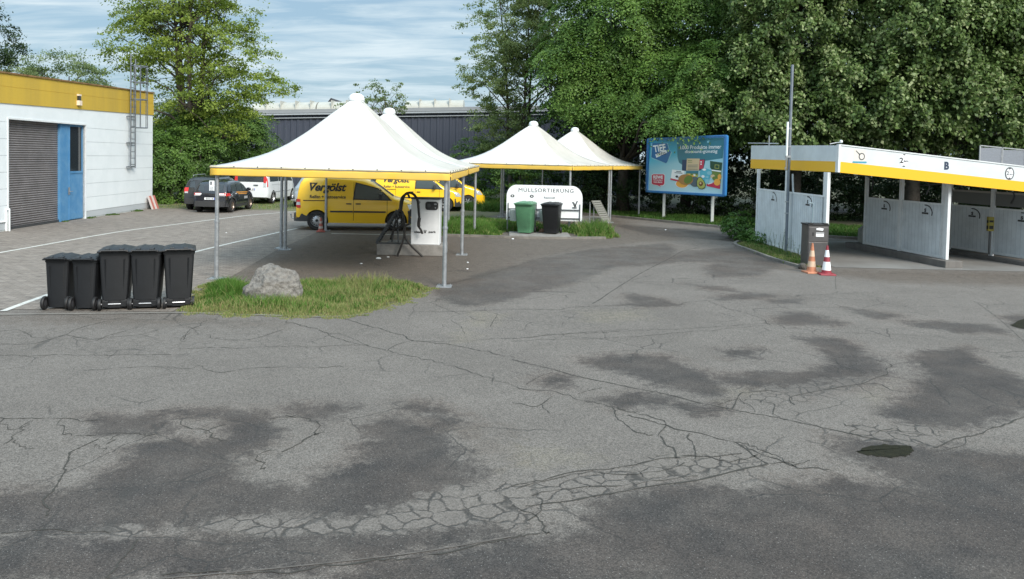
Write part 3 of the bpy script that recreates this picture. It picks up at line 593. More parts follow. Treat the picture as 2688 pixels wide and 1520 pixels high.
# siren on the fascia
b = MB(); sc_ = 36-29.2
wbox(b, sc_-.1, sc_+.1, .03, .14, 4.40, 4.58); wbox(b, sc_-.07, sc_+.07, .03, .11, 4.58, 4.76, 1); wbox(b, sc_-.09, sc_+.09, .03, .12, 4.76, 4.82)
for v_ in range(len(b.v)): pass
t = thing('alarm_box', 'small white alarm siren with dark lamp on the ochre roof band', 'alarm', wb.location+W(sc_, 0, 4.4))
o = b.build('siren', [mat('cream_plastic', (.75, .62, .5), .5), GLASS], t); o.location = -W(sc_, 0, 4.4)
# ladder
LADM = mat('ladder_steel', (.16, .18, .20), .5, .4, var=.3, vscale=6)
LS0, LS1 = 36-33.75, 36-33.30
t = thing('roof_ladder', 'grey steel roof ladder with safety cage fixed to the white wall', 'ladder', wb.location+W(LS0, 0, 0))
def lp(s_, o, z): return W(s_, o, z)-W(LS0, 0, 0)
for s_, zt_ in ((LS0, 6.75), (LS1, 6.9)):
    b = MB(); b.tube([lp(s_, .18, 1.95), lp(s_, .18, zt_)], .028, n=6); b.build('rail', LADM, t)
for i in range(13):
    z = 2.1+i*.28; b = MB(); b.tube([lp(LS0, .18, z), lp(LS1, .18, z)], .018, n=5); b.build('rung', LADM, t)
for z in (2.0, 3.05, 4.2):
    b = MB(); b.beam(lp(LS0-.04, .1, z), lp(LS1+.1, .1, z), .05, .05); b.beam(lp(LS0, .0, z), lp(LS0, .2, z), .04, .04); b.beam(lp(LS1, .0, z), lp(LS1, .2, z), .04, .04); b.build('wall_bracket', LADM, t)
hoop = [(LS1, .18), (LS1+.08, .35), (LS1+.05, .62), ((LS0+LS1)/2, .80), (LS0-.05, .62), (LS0-.08, .35), (LS0, .18)]
for z in (3.72, 4.95, 5.7, 6.4):
    b = MB(); b.tube([lp(a, o, z) for a, o in smooth_path([(a, o, 0) for a, o in hoop], 3) and hoop], .024, n=5); b.build('cage_hoop', LADM, t)
for a, o_ in hoop[1:-1]:
    b = MB(); b.tube([lp(a, o_, 3.72), lp(a, o_, 6.45)], .018, n=5); b.build('cage_bar', LADM, t)
# white guard rail beside roller door
q = at(12, 603, 24.6); gx = -16.5
t = thing('guard_rail', 'white tubular guard rail standing beside the roller door', 'railing', (g(25, 607).x-.08, g(25, 607).y-.05, 0))
b = MB(); b.tube([(0, 0, 0), (0, 0, .72)], .03); b.tube([(.08, .05, 0), (.08, .05, .72)], .025); b.build('post', WHITE, t)
b = MB(); b.tube([(-.05, 0, .72), (.10, .05, .72)], .025); b.tube([(0, 0, .32), (.05, -1.6, .32)], .025); b.build('rail', WHITE, t)
# striped board leaning at the far corner
t = thing('warning_board', 'faded red and white striped board leaning at the far corner of the white wall', 'sign', wb.location+W(.35, .1, 0))
b = MB()
for i in range(4):
    T = lambda u, v, w_: Vector((.25-.25*v+.02*w_, -.1-u, v*.62))
    b.flat([(-.35+i*.19, 0), (-.35+i*.19+.19, 0), (-.35+i*.19+.12, 1), (-.35+i*.19-.07, 1)], T, i % 2)
b.build('board', [mat('faded_red', (.42, .14, .11), .7), mat('faded_white', (.55, .48, .45), .7)], t)

# ------------------------------------------------------------------ warehouse behind
def corr():
    m = bpy.data.materials.new('navy_corrugated'); m.use_nodes = True; t = m.node_tree; b = t.nodes['Principled BSDF']
    b.inputs['Base Color'].default_value = (.050, .058, .082, 1); b.inputs['Roughness'].default_value = .5; return m
NAVY = corr(); ROOFG = mat('pale_roof', (.26, .275, .29), .6, var=.5, vscale=.6, col2=(.19, .21, .22)); 
wh = thing('warehouse', 'long dark navy corrugated warehouse with pale roof edge behind the white canopies', 'building', (-10, 60, 0))
b = MB(); x = -16.0; X1 = 20
while x < X1:
    zt1 = 5.45+(x+16)*.036; zt2 = 5.45+(x+.5+16)*.036
    for xa, xb, ya, yb in ((0, .17, 0, 0), (.17, .22, 0, .05), (.22, .45, .05, .05), (.45, .5, .05, 0)):
        b.add([(x+xa, ya, 0), (x+xb, yb, 0), (x+xb, yb, zt1+xb*.036), (x+xa, ya, zt1+xa*.036)], [(0, 1, 2, 3)])
    x += .5
b.add([(-16, .3, 0), (X1, .3, 0), (X1, .3, 6.7), (-16, .3, 5.45), (-16, 14, 0), (-16, 14, 5.45)], [(0, 1, 2, 3), (0, 4, 5, 3)])
b.build('wall', NAVY, wh)
wz = lambda x: 5.45+(x+16)*.036
def slab(b, x0, x1, y0, y1, d0, d1, m=0):
    vs = []
    for d in (d0, d1):
        for x, y in ((x0, y0), (x1, y0), (x1, y1), (x0, y1)): vs.append((x, y, wz(x)+d+(y-y0)*.01))
    b.add(vs, [(3, 2, 1, 0), (4, 5, 6, 7), (0, 1, 5, 4), (1, 2, 6, 5), (2, 3, 7, 6), (3, 0, 4, 7)], m)
b = MB(); slab(b, -16.2, X1, -.25, .3, -.02, .10); slab(b, -16.2, X1, -.14, .3, -.28, -.22); b.build('roof_edge', mat('grey_trim', (.34, .37, .40), .5), wh)
b = MB(); slab(b, -16.2, X1, -.1, 12, .14, .42); b.add([(-16.2, 0, wz(-16.2)+.4), (X1, 0, wz(X1)+.4), (X1, 9, wz(X1)+1.1), (-16.2, 9, wz(-16.2)+1.1)], [(0, 1, 2, 3)]); b.build('roof', ROOFG, wh)
for x0, x1 in ((-11.2, -6.0), (-5.9, -2.4), (1.2, 5.9)):
    b = MB(); n = 10; vs = []; 
    for xx in (x0, x1):
        for k in range(n+1):
            a = math.pi*k/n; vs.append((xx, 1.6+1.3*(1-math.cos(a)), wz(xx)+.45+.75*math.sin(a)))
    b.add(vs, [(k, k+1, n+2+k, n+1+k) for k in range(n)]+[tuple(range(n+1)), tuple(range(n+1, 2*n+2))])
    x = x0+1.2
    while x < x1: b.bx(x-.03, x+.03, 1.58, 4.2, wz(x)+.45, wz(x)+1.24); x += 1.2
    b.build('skylight', mat('milky_skylight', (.42, .42, .38), .5, var=.5, vscale=1.2, col2=(.30, .30, .25)), wh, smooth=False)
b = MB(); b.add([(-7.0, 6, 6.0), (-4.6, 6, 6.0), (-5.8, 6, 7.6), (-7.0, 12, 6.0), (-4.6, 12, 6.0), (-5.8, 12, 7.6)], [(0, 1, 2), (0, 2, 5, 3), (1, 4, 5, 2), (3, 5, 4)]); b.build('roof_gable', mat('dark_slate', (.03, .03, .035), .8), wh)

# ------------------------------------------------------------------ canopies
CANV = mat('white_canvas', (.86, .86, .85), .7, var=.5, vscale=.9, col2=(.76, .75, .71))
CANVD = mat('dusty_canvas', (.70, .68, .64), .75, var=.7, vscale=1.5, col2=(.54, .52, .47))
for m_ in (CANV, CANVD):
    t = m_.node_tree; b = t.nodes['Principled BSDF']; tr = N(t, 'ShaderNodeBsdfTranslucent'); tr.inputs['Color'].default_value = (.80, .78, .70, 1); ms = N(t, 'ShaderNodeMixShader'); ms.inputs[0].default_value = .32
    L(t, b.outputs[0], ms.inputs[1]); L(t, tr.outputs[0], ms.inputs[2]); L(t, ms.outputs[0], t.nodes['Material Output'].inputs[0])
def valm(name, a, b_): return mat(name, a, .65, var=.7, vscale=1.3, col2=b_)
VAL = valm('yellow_valance', (.80, .50, .06), (.66, .46, .13))
def canopy(label, cs, z0, zpk, group, posts=(0, 1, 2, 3), plate=True, ov=.10, postr=.042, dirt_side=None):
    cs = [Vector((x, y, 0)) for x, y in cs]; c0 = sum(cs, Vector())/4
    t = thing('canopy', label, 'canopy', c0, 0, group); P = [c-c0 for c in cs]
    for i in posts:
        p = P[i]; b = MB(); b.tube([p, p+Vector((0, 0, 1.25))], postr*1.12, n=12); b.tube([p+Vector((0, 0, 1.25)), p+Vector((0, 0, z0+.05))], postr, n=12)
        b.lathe([(postr*1.4, 1.22), (postr*1.4, 1.27)], p, n=12)
        po = b.build('post', STEEL, t, smooth=True, auto=40)
        if plate:
            b = MB(); b.bx(p.x-.16, p.x+.16, p.y-.16, p.y+.16, .0, .014)
            for ax, ay in ((-.12, -.12), (.12, -.12), (.12, .12), (-.12, .12)): b.lathe([(.014, .012), (.014, .035)], (p.x+ax, p.y+ay, 0), n=6)
            b.build('base_plate', STEEL, po)
    C = [p+p.normalized()*ov*1.4 for p in P]; n = 14; m = 12
    zc = zpk-.20
    def prof(s_):  # s=0 edge, 1 top : concave sweep
        return z0+.20+(zc-z0-.20)*float(np.interp(s_, (0, .1, .19, .33, .47, .62, .755, .895, 1), (0, .045, .09, .175, .30, .48, .67, .87, 1)))
    b = MB()
    for i in range(4):
        a, c = C[i], C[(i+1) % 4]; vs = []
        for k in range(n+1):
            s_ = k/n
            for j in range(m+1):
                u = j/m; e = a.lerp(c, u); ang = math.atan2(e.y, e.x); top = Vector((math.cos(ang), math.sin(ang), 0))*.185
                # edges between ridges sag in slightly
                sag = .10*math.sin(math.pi*u)*s_*(1-s_)*4*.6
                p = e.lerp(top, s_**.92); vs.append((p.x, p.y, prof(s_)-sag))
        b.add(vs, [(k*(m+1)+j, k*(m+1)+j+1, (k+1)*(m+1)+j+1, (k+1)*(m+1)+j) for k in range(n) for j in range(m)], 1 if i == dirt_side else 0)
    cv = b.build('cover', [CANV, CANVD], t, smooth=True, auto=35)
    sm = cv.modifiers.new('solid', 'SOLIDIFY'); sm.thickness = .006
    b = MB(); b.lathe([(.20, zc-.05), (.185, zc+.02), (.20, zc+.025), (.195, zc+.09), (.165, zc+.15), (.10, zc+.19), (.005, zc+.205)], n=20); b.build('cap', WHITE, t, smooth=True, auto=50)
    for i in range(4):
        a, c = C[i], C[(i+1) % 4]; b = MB(); K_ = 30; vs = []; nn = Vector((c.y-a.y, a.x-c.x, 0)).normalized(); nn = nn if nn.dot(a+c) > 0 else -nn
        for k in range(K_+1):
            p = a.lerp(c, k/K_); w1 = .008*math.sin(k*2.1+i)
            for z, o in ((z0+.165, .010), (z0+.12, .013), (z0+.02, .015+w1), (z0+.0+.006*math.sin(k*.9+i), .012+w1*1.5)): vs.append(tuple(p+nn*o+Vector((0, 0, z))))
        b.add(vs, [(k*4+j, (k+1)*4+j, (k+1)*4+j+1, k*4+j+1) for k in range(K_) for j in range(3)])
        va = b.build('valance', VAL, t, smooth=True); sm = va.modifiers.new('solid', 'SOLIDIFY'); sm.thickness = .004
        b = MB(); vs = []
        for k in range(K_+1):
            p = a.lerp(c, k/K_)
            for z, o in ((z0+.212, .0), (z0+.195, .018), (z0+.16, .020+.004*math.sin(k*1.3))): vs.append(tuple(p+nn*o+Vector((0, 0, z))))
        b.add(vs, [(k*3+j, (k+1)*3+j, (k+1)*3+j+1, k*3+j+1) for k in range(K_) for j in range(2)])
        eb = b.build('edge_band', mat('cream_band', (.66, .62, .50), .7, var=.5, vscale=2), t, smooth=True); sm = eb.modifiers.new('solid', 'SOLIDIFY'); sm.thickness = .004
        b = MB()
        b.tube([a+nn*.02+Vector((0, 0, z0+.185)), c+nn*.02+Vector((0, 0, z0+.185))], .010, n=6)
        K2 = 10
        for k in range(1, K2): p = a.lerp(c, k/K2)+nn*.02; b.box(p+Vector((0, 0, z0+.20)), (.02, .02, .028), 1)
        b.build('edge_rail', [mat('cream_rail', (.6, .52, .36), .6), DSTEEL], t)
        b = MB(); b.tube([P[i]+Vector((0, 0, z0+.03)), P[(i+1) % 4]+Vector((0, 0, z0+.03))], .035, n=8); b.build('beam', STEEL, t)
    return t
G1 = 'paired white canopies beside the parking area'
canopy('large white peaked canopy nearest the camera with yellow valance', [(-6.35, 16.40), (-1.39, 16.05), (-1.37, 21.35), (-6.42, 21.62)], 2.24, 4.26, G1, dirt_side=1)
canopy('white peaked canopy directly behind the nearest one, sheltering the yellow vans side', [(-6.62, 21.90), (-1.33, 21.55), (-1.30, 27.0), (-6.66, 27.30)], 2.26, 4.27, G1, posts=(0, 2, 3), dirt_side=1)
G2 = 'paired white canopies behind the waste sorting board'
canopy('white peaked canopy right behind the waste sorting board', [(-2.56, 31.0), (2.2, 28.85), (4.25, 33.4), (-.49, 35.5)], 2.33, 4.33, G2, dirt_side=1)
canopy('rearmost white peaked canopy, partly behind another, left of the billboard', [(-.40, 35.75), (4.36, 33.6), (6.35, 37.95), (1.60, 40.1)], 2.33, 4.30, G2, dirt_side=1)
# notice on the front left post
t = thing('notice', 'white notice plate strapped to the front left canopy post', 'sign', (-6.35, 16.32, 1.55))
b = MB(); q0, q1 = onp(549, 474, (-6.35, 16.3), (0, 1)), onp(562, 501, (-6.35, 16.3), (0, 1)); 
o0 = t.location; b.bx(q0.x-o0.x, q1.x-o0.x, -.01, .0, q1.z-o0.z, q0.z-o0.z); b.bx(q0.x-o0.x+.02, q0.x-o0.x+.055, -.013, -.0105, (q0.z-o0.z)-.09, (q0.z-o0.z)-.02, 1)
for i in range(5): b.bx(q0.x-o0.x+.015, q1.x-o0.x-.015, -.013, -.0105, (q0.z-o0.z)-.13-.02*i, (q0.z-o0.z)-.135-.02*i, 1)
b.build('plate', [PAPER, INKG], t)
b = MB(); b.beam((q1.x-o0.x, 0, (q0.z+q1.z)/2-o0.z), (.0, .08, (q0.z+q1.z)/2-o0.z), .02, .02); b.build('clamp', STEEL, t)

# ------------------------------------------------------------------ vehicles
def interp(P, x):
    if x <= P[0][0]: return P[0][1]
    for (a, b_), (c, d) in zip(P, P[1:]):
        if x <= c: return b_+(d-b_)*(x-a)/(c-a+1e-9)
    return P[-1][1]
class Car:
    def __init__(s, T, HW, B, belt, tumble=.16, r=.15): s.T, s.HW, s.Bt, s.belt, s.tu, s.r = T, HW, B, belt, tumble, r
    def top(s, x): return interp(s.T, x)
    def y(s, x, z):
        h = interp(s.HW, x); T = s.top(x); y = h
        if z > s.belt: y -= s.tu*(z-s.belt)+.10*(z-s.belt)**2
        if z < .55: y -= .10*(.55-z)**1.3
        y += .012*math.sin(math.pi*min(1, max(0, (z-.3)/.6)))
        d = T-z; r = s.r
        if d < r: k = 1-max(d, 0)/r; y -= r*.95*(1-math.sqrt(max(0, 1-k*k)))
        return max(y, .06)
    def mesh(s, name, mats, parent, wheels, wr, arch=True):
        x0, x1 = s.T[0][0], s.T[-1][0]; xs_ = sorted(set([x0, x1]+[p[0] for p in s.T]+list(np.arange(x0+.04, x1, .09))))
        rings = []
        for x in xs_:
            T = s.top(x); Bz = interp(s.Bt, x); pts = []
            nz = 12
            for k in range(nz+1): z = Bz+(T-s.r-Bz)*k/nz if T-s.r > Bz else Bz+(T-Bz)*.5*k/nz; pts.append((s.y(x, z), z))
            zz0 = pts[-1][1]
            for k in range(1, 6): a = k/5*math.pi/2; z = zz0+(T-zz0)*math.sin(a); pts.append((s.y(x, z), z))
            ye = pts[-1][0]
            for k in (1, 2, 3): f = 1-k/3.5; pts.append((ye*f, T+.035*min(1, s.top(x)/1.5)*(1-f*f)))
            full = [(x, -a, z) for a, z in pts]+[(x, 0, T+.035)]+[(x, a, z) for a, z in reversed(pts)]
            rings.append(full)
        n = len(rings[0]); b = MB(); b.v = [p for r_ in rings for p in r_]
        for i in range(len(rings)-1):
            for k in range(n): k2 = (k+1) % n; b.f.append((i*n+k, (i+1)*n+k, (i+1)*n+k2, i*n+k2)); b.m.append(0)
        b.f.append(tuple(range(n))); b.m.append(0); b.f.append(tuple((len(rings)-1)*n+k for k in range(n-1, -1, -1))); b.m.append(0)
        o = b.build(name, mats, None, smooth=True)
        bm = bmesh.new(); bm.from_mesh(o.data); bmesh.ops.recalc_face_normals(bm, faces=bm.faces); bm.to_mesh(o.data); bm.free()
        c = MB()
        for wx in wheels:
            for sy in (-1, 1): h = interp(s.HW, wx); c.lathe([(wr*1.16, -.26), (wr*1.16, .3)], (wx, sy*(h-.02), wr*.98), n=28, axis='Y')
        co = c.build('cutter', [BLACK]); bm = bmesh.new(); bm.from_mesh(co.data); bmesh.ops.recalc_face_normals(bm, faces=bm.faces); bm.to_mesh(co.data); bm.free()
        md = o.modifiers.new('b', 'BOOLEAN'); md.operation = 'DIFFERENCE'; md.object = co; md.solver = 'EXACT'; md.material_mode = 'TRANSFER'
        dg = bpy.context.evaluated_depsgraph_get(); dg.update(); me = bpy.data.meshes.new_from_object(o.evaluated_get(dg))
        o.modifiers.clear(); old = o.data; o.data = me; me.name = name; bpy.data.meshes.remove(old); bpy.data.objects.remove(co)
        o.data.set_sharp_from_angle(angle=rad(32)); o.parent = parent; return o
    def side(s, b, poly, m=0, off=.006, sides=(-1, 1), nu=8, nv=6):
        """4-corner patch (x,z) bottom-left, bottom-right, top-right, top-left"""
        for sy in sides:
            P = []
            for j in range(nv+1):
                for i in range(nu+1):
                    u, v = i/nu, j/nv; x = (poly[0][0]*(1-u)+poly[1][0]*u)*(1-v)+(poly[3][0]*(1-u)+poly[2][0]*u)*v; z = (poly[0][1]*(1-u)+poly[1][1]*u)*(1-v)+(poly[3][1]*(1-u)+poly[2][1]*u)*v
                    P.append((x, sy*(s.y(x, z)+off), z))
            b.add(P, [(j*(nu+1)+i, j*(nu+1)+i+1, (j+1)*(nu+1)+i+1, (j+1)*(nu+1)+i) for j in range(nv) for i in range(nu)], m)
    def roofp(s, b, xa, xb, wa, wb_, m=0, off=.01, n=8):
        """patch over the upper surface from station xa to xb; wa, wb_ = share of half width"""
        P = []
        for i in range(n+1):
            x = xa+(xb-xa)*i/n; T = s.top(x); w_ = (wa+(wb_-wa)*i/n)*s.y(x, T)
            for j in range(9): f = -1+j/4; P.append((x, f*w_, T+.035*(1-(f*w_/s.y(x, T))**2)+off))
        b.add(P, [(i*9+j, i*9+j+1, (i+1)*9+j+1, (i+1)*9+j) for i in range(n) for j in range(8)], m)
    def rear(s, b, y0, y1, z0, z1, m=0, off=.012, nz=5, front=False):
        """patch on the rear (or front) face between heights"""
        def xr(z):
            P = s.T if not front else list(reversed(s.T))
            for (xa, za_), (xb, zb_) in zip(P, P[1:]):
                if za_ <= z <= zb_: return xa+(xb-xa)*(z-za_)/(zb_-za_+1e-9)
            return P[0][0]
        sg = -1 if not front else 1; vs = []
        for k in range(nz+1):
            z = z0+(z1-z0)*k/nz
            for y in (y0, (y0+y1)/2, y1): vs.append((xr(z)+sg*off, y, z))
        b.add(vs, [(k*3+j, k*3+j+1, k*3+j+4, k*3+j+3) for k in range(nz) for j in (0, 1)], m)
def wheel(parent, x, y, r, sy, wd=.2, rimc=None, spokes=5, steel=False):
    b = MB(); ro = r; prof = [(ro*.62, -wd/2), (ro*.93, -wd/2), (ro, -wd*.36), (ro, wd*.36), (ro*.93, wd/2), (ro*.62, wd/2)]
    b.lathe(prof, (x, y, r), n=28, axis='Y', cap=False); ty = b.build('tyre', mat('tyre_rubber', (.022, .021, .021), .8), None, smooth=True, auto=40)
    w_ = bpy.data.objects.new('wheel', ty.data); bpy.data.objects.remove(ty); COL.objects.link(w_); w_.parent = parent
    b = MB(); o = y+sy*wd*.30
    b.lathe([(ro*.64, o-.0), (ro*.60, o+sy*.03), (ro*.55, o-sy*.01)] if sy > 0 else [(ro*.55, o-sy*.01), (ro*.60, o+sy*.03), (ro*.64, o)], (x, 0, r), 0, n=24, axis='Y', cap=False)
    b.lathe([(ro*.60, o-sy*.03), (.001, o-sy*.03)], (x, 0, r), 1, n=20, axis='Y', cap=False)
    if steel:
        b.lathe([(ro*.50, o-sy*.015), (ro*.30, o+sy*.012), (ro*.16, o+sy*.012), (ro*.14, o+sy*.02), (.001, o+sy*.02)], (x, 0, r), 0, n=24, axis='Y', cap=False)
        for k in range(12):
            a = 2*math.pi*k/12; b.box((x+math.cos(a)*ro*.44, o+sy*.004, r+math.sin(a)*ro*.44), (.025, .012, .025), 1)
        b.lathe([(ro*.15, o+sy*.014), (ro*.13, o+sy*.03), (.001, o+sy*.03)], (x, 0, r), 1, n=16, axis='Y', cap=False)
    else:
        for k in range(spokes):
            a = 2*math.pi*k/spokes+.3; d = Vector((math.cos(a), 0, math.sin(a))); c = Vector((x, o+sy*.004, r))
            b.beam(c+d*ro*.08, c+d*ro*.60, .02, .055, 0)
        b.lathe([(ro*.16, o+sy*.02), (.001, o+sy*.02)], (x, 0, r), 0, n=14, axis='Y', cap=False)
    b.build('rim', [rimc or CHROME, BLACK], w_, smooth=True, auto=40)
CARY = mat('yellow_car_paint', (.90, .54, .018), .28, coat=.6)
CARB = mat('black_car_paint', (.012, .013, .018), .2, coat=.8)
CARG = mat('dark_grey_car_paint', (.018, .02, .023), .3, coat=.6)
CARW = mat('white_car_paint', (.70, .73, .75), .3, coat=.5)
CARS = mat('silver_car_paint', (.36, .39, .42), .3, .5, coat=.5)
TRIM = mat('dark_plastic_trim', (.035, .036, .038), .6)
LAMP = mat('lamp_glass', (.55, .58, .6), .12, .3)

def place(label, cat, px, py, wx, sy, heading, group, scale, name='parked_car', Wd=.9):
    """puts the wheel at local (wx, sy*Wd) on the ground under the pixel"""
    P = g(px, py); c, s_ = math.cos(heading), math.sin(heading); lx, ly = wx*scale, sy*Wd*scale
    return thing(name, label, cat, (P.x-(lx*c-ly*s_), P.y-(lx*s_+ly*c), 0.008), heading, group, scale)

def caddy(t, lettering=True, kind=0):
    T = [(.17, .42), (.18, .62), (.19, 1.0), (.24, 1.38), (.30, 1.62), (.40, 1.75), (.62, 1.80), (1.2, 1.82), (2.0, 1.815), (2.45, 1.77), (2.75, 1.66), (3.1, 1.43), (3.40, 1.21), (3.52, 1.14), (3.75, 1.08), (4.0, 1.00), (4.2, .88), (4.34, .72), (4.40, .50), (4.41, .34)]
    HW = [(.17, .80), (.26, .84), (.6, .88), (3.6, .89), (4.1, .82), (4.3, .72), (4.41, .60)]
    c = Car(T, HW, [(.17, .40), (.6, .26), (3.9, .24), (4.41, .28)], 1.05, .13, .14)
    body = c.mesh('body', [CARY, BLACK], t, (.88, 3.56), .33)
    for sy in (-1, 1):
        b = MB(); c.side(b, [(2.12, 1.10), (3.34, 1.07), (2.98, 1.42), (2.20, 1.62)], 0, .008, (sy,), nu=10)
        b.build('side_window', GLASS2, t, smooth=True)
        b = MB(); c.side(b, [(2.08, 1.06), (3.42, 1.04), (3.00, 1.45), (2.16, 1.66)], 0, .004, (sy,)); b.build('window_seal', BLACK, t, smooth=True)
    b = MB(); c.roofp(b, 3.46, 2.66, .96, .90); b.build('windscreen', GLASS2, t, smooth=True)
    for sy in (-1, 1):
        b = MB()
        for x in (2.10, 3.24, 1.18): c.side(b, [(x, .34), (x+.014, .34), (x+.014, 1.08 if x > 3 else 1.66), (x, 1.08 if x > 3 else 1.66)], 0, .003, (sy,), nu=1, nv=14)
        c.side(b, [(.42, 1.00), (1.18, 1.00), (1.18, 1.03), (.42, 1.03)], 0, .006, (sy,))
        b.build('panel_gap', mat('gap_shadow', (.10, .055, .01), .7), t)
        b = MB(); c.side(b, [(1.32, .62), (2.09, .62), (2.09, .675), (1.32, .675)], 0, .02, (sy,)); c.side(b, [(2.12, .62), (3.2, .62), (3.2, .675), (2.12, .675)], 0, .02, (sy,))
        b.build('side_moulding', TRIM, t)
        for x in (1.86, 2.18): b = MB(); y = c.y(x, .92); b.bx(x, x+.17, sy*(y+.005), sy*(y+.035), .90, .935); b.build('door_handle', TRIM, t)
        b = MB(); x = 3.02; y = c.y(x, 1.1); b.box((x, sy*(y+.13), 1.17), (.10, .20, .22)); b.box((x+.05, sy*(y+.03), 1.09), (.06, .08, .05)); b.build('mirror', TRIM, t, bevel=.03)
        b = MB(); c.side(b, [(.185, .76), (.34, .76), (.32, 1.06), (.215, 1.06)], 0, .012, (sy,), nu=4); c.rear(b, sy*.62, sy*.82, .76, 1.06, 0); c.side(b, [(.19, .86), (.33, .86), (.32, .96), (.20, .96)], 1, .016, (sy,), nu=4); b.build('tail_light', [RED, LAMP], t)
        b = MB(); c.side(b, [(4.02, .72), (4.30, .70), (4.17, .90), (3.93, .93)], 0, .012, (sy,), nu=5); b.build('headlight', LAMP, t)
    b = MB()
    HWr = [(x, y) for x, y in ((.60, .885), (.36, .865), (.20, .82), (.10, .70), (.06, .40))]
    ring = [(x, -y) for x, y in HWr]+[(x, y) for x, y in reversed(HWr)]
    for z0, z1, k in ((.30, .56, 0),):
        vs = [(x, y, z0) for x, y in ring]+[(x, y, z1) for x, y in ring]; n = len(ring); b.add(vs, [(i, i+1, n+i+1, n+i) for i in range(n-1)]+[tuple(range(n, 2*n))], 0)
    b.build('rear_bumper', TRIM, t)
    b = MB(); b.tube(smooth_path([(.2, 0, .34), (0, 0, .33), (-.08, 0, .36), (-.1, 0, .45)], 4), .02); b.lathe([(.001, .0), (.03, .02), (.03, .04), (.001, .06)], (-.1, 0, .44), n=10, cap=False); b.build('tow_hook', STEEL, t)
    b = MB(); ring = [(3.98, -.86), (4.2, -.78), (4.36, -.66), (4.46, -.3), (4.46, .3), (4.36, .66), (4.2, .78), (3.98, .86)]; n = len(ring)
    vs = [(x, y, .24) for x, y in ring]+[(x, y, .62) for x, y in ring]; b.add(vs, [(i, i+1, n+i+1, n+i) for i in range(n-1)]+[tuple(range(n, 2*n)), tuple(range(n-1, -1, -1))], 0)
    b.build('front_bumper', CARY if kind == 2 else TRIM, t)
    b = MB(); c.rear(b, -.5, .5, 1.12, 1.52, 0); b.build('rear_window', GLASS, t)
    b = MB(); b.box((.165, .05, .72), (.02, .5, .11)); b.build('number_plate', PAPER, t)
    for wx in (.88, 3.56):
        for sy in (-1, 1): wheel(t, wx, sy*.79, .33, sy, .2, None, 7, steel=(kind == 0))
    if lettering:
        for sy in (-1, 1):
            T_ = (lambda u, v, w_: (u, -(c.y(u, v)+w_), v)) if sy < 0 else (lambda u, v, w_: (2.45-u, c.y(2.45-u, v)+w_, v))
            b = MB(); b.text('Vergölst', T_, 1.24, 1.44, 1.24, .37, 0, .009, bold=.03, shear=.30, space=.95)
            b.flat([(.62, 1.62), (.80, 1.62), (.795, 1.585), (.64, 1.585)], T_, 0, .0095)
            b.text('Reifen + Autoservice', T_, 1.24, 1.15, 1.20, .115, 0, .009, bold=.02)
            b.build('lettering', INK, t)
GV = 'yellow vans of the tyre service'
ty1 = place('nearest yellow delivery van with black lettering, parked beyond the front canopy', 'van', 831, 605, .88, -1, rad(8.5), GV, 1.05, 'delivery_van'); caddy(ty1)
ty2 = place('middle yellow delivery van with silver spoked wheels, half hidden behind the nearest van', 'van', 1170, 556, 3.56, -1, rad(7), GV, 1.05, 'delivery_van'); caddy(ty2, True, 1)
ty3 = place('farthest yellow van, only its bonnet and windscreen showing past the other two', 'van', 1228, 548, 3.56, -1, rad(6), GV, 1.05, 'delivery_van'); caddy(ty3, False, 2)

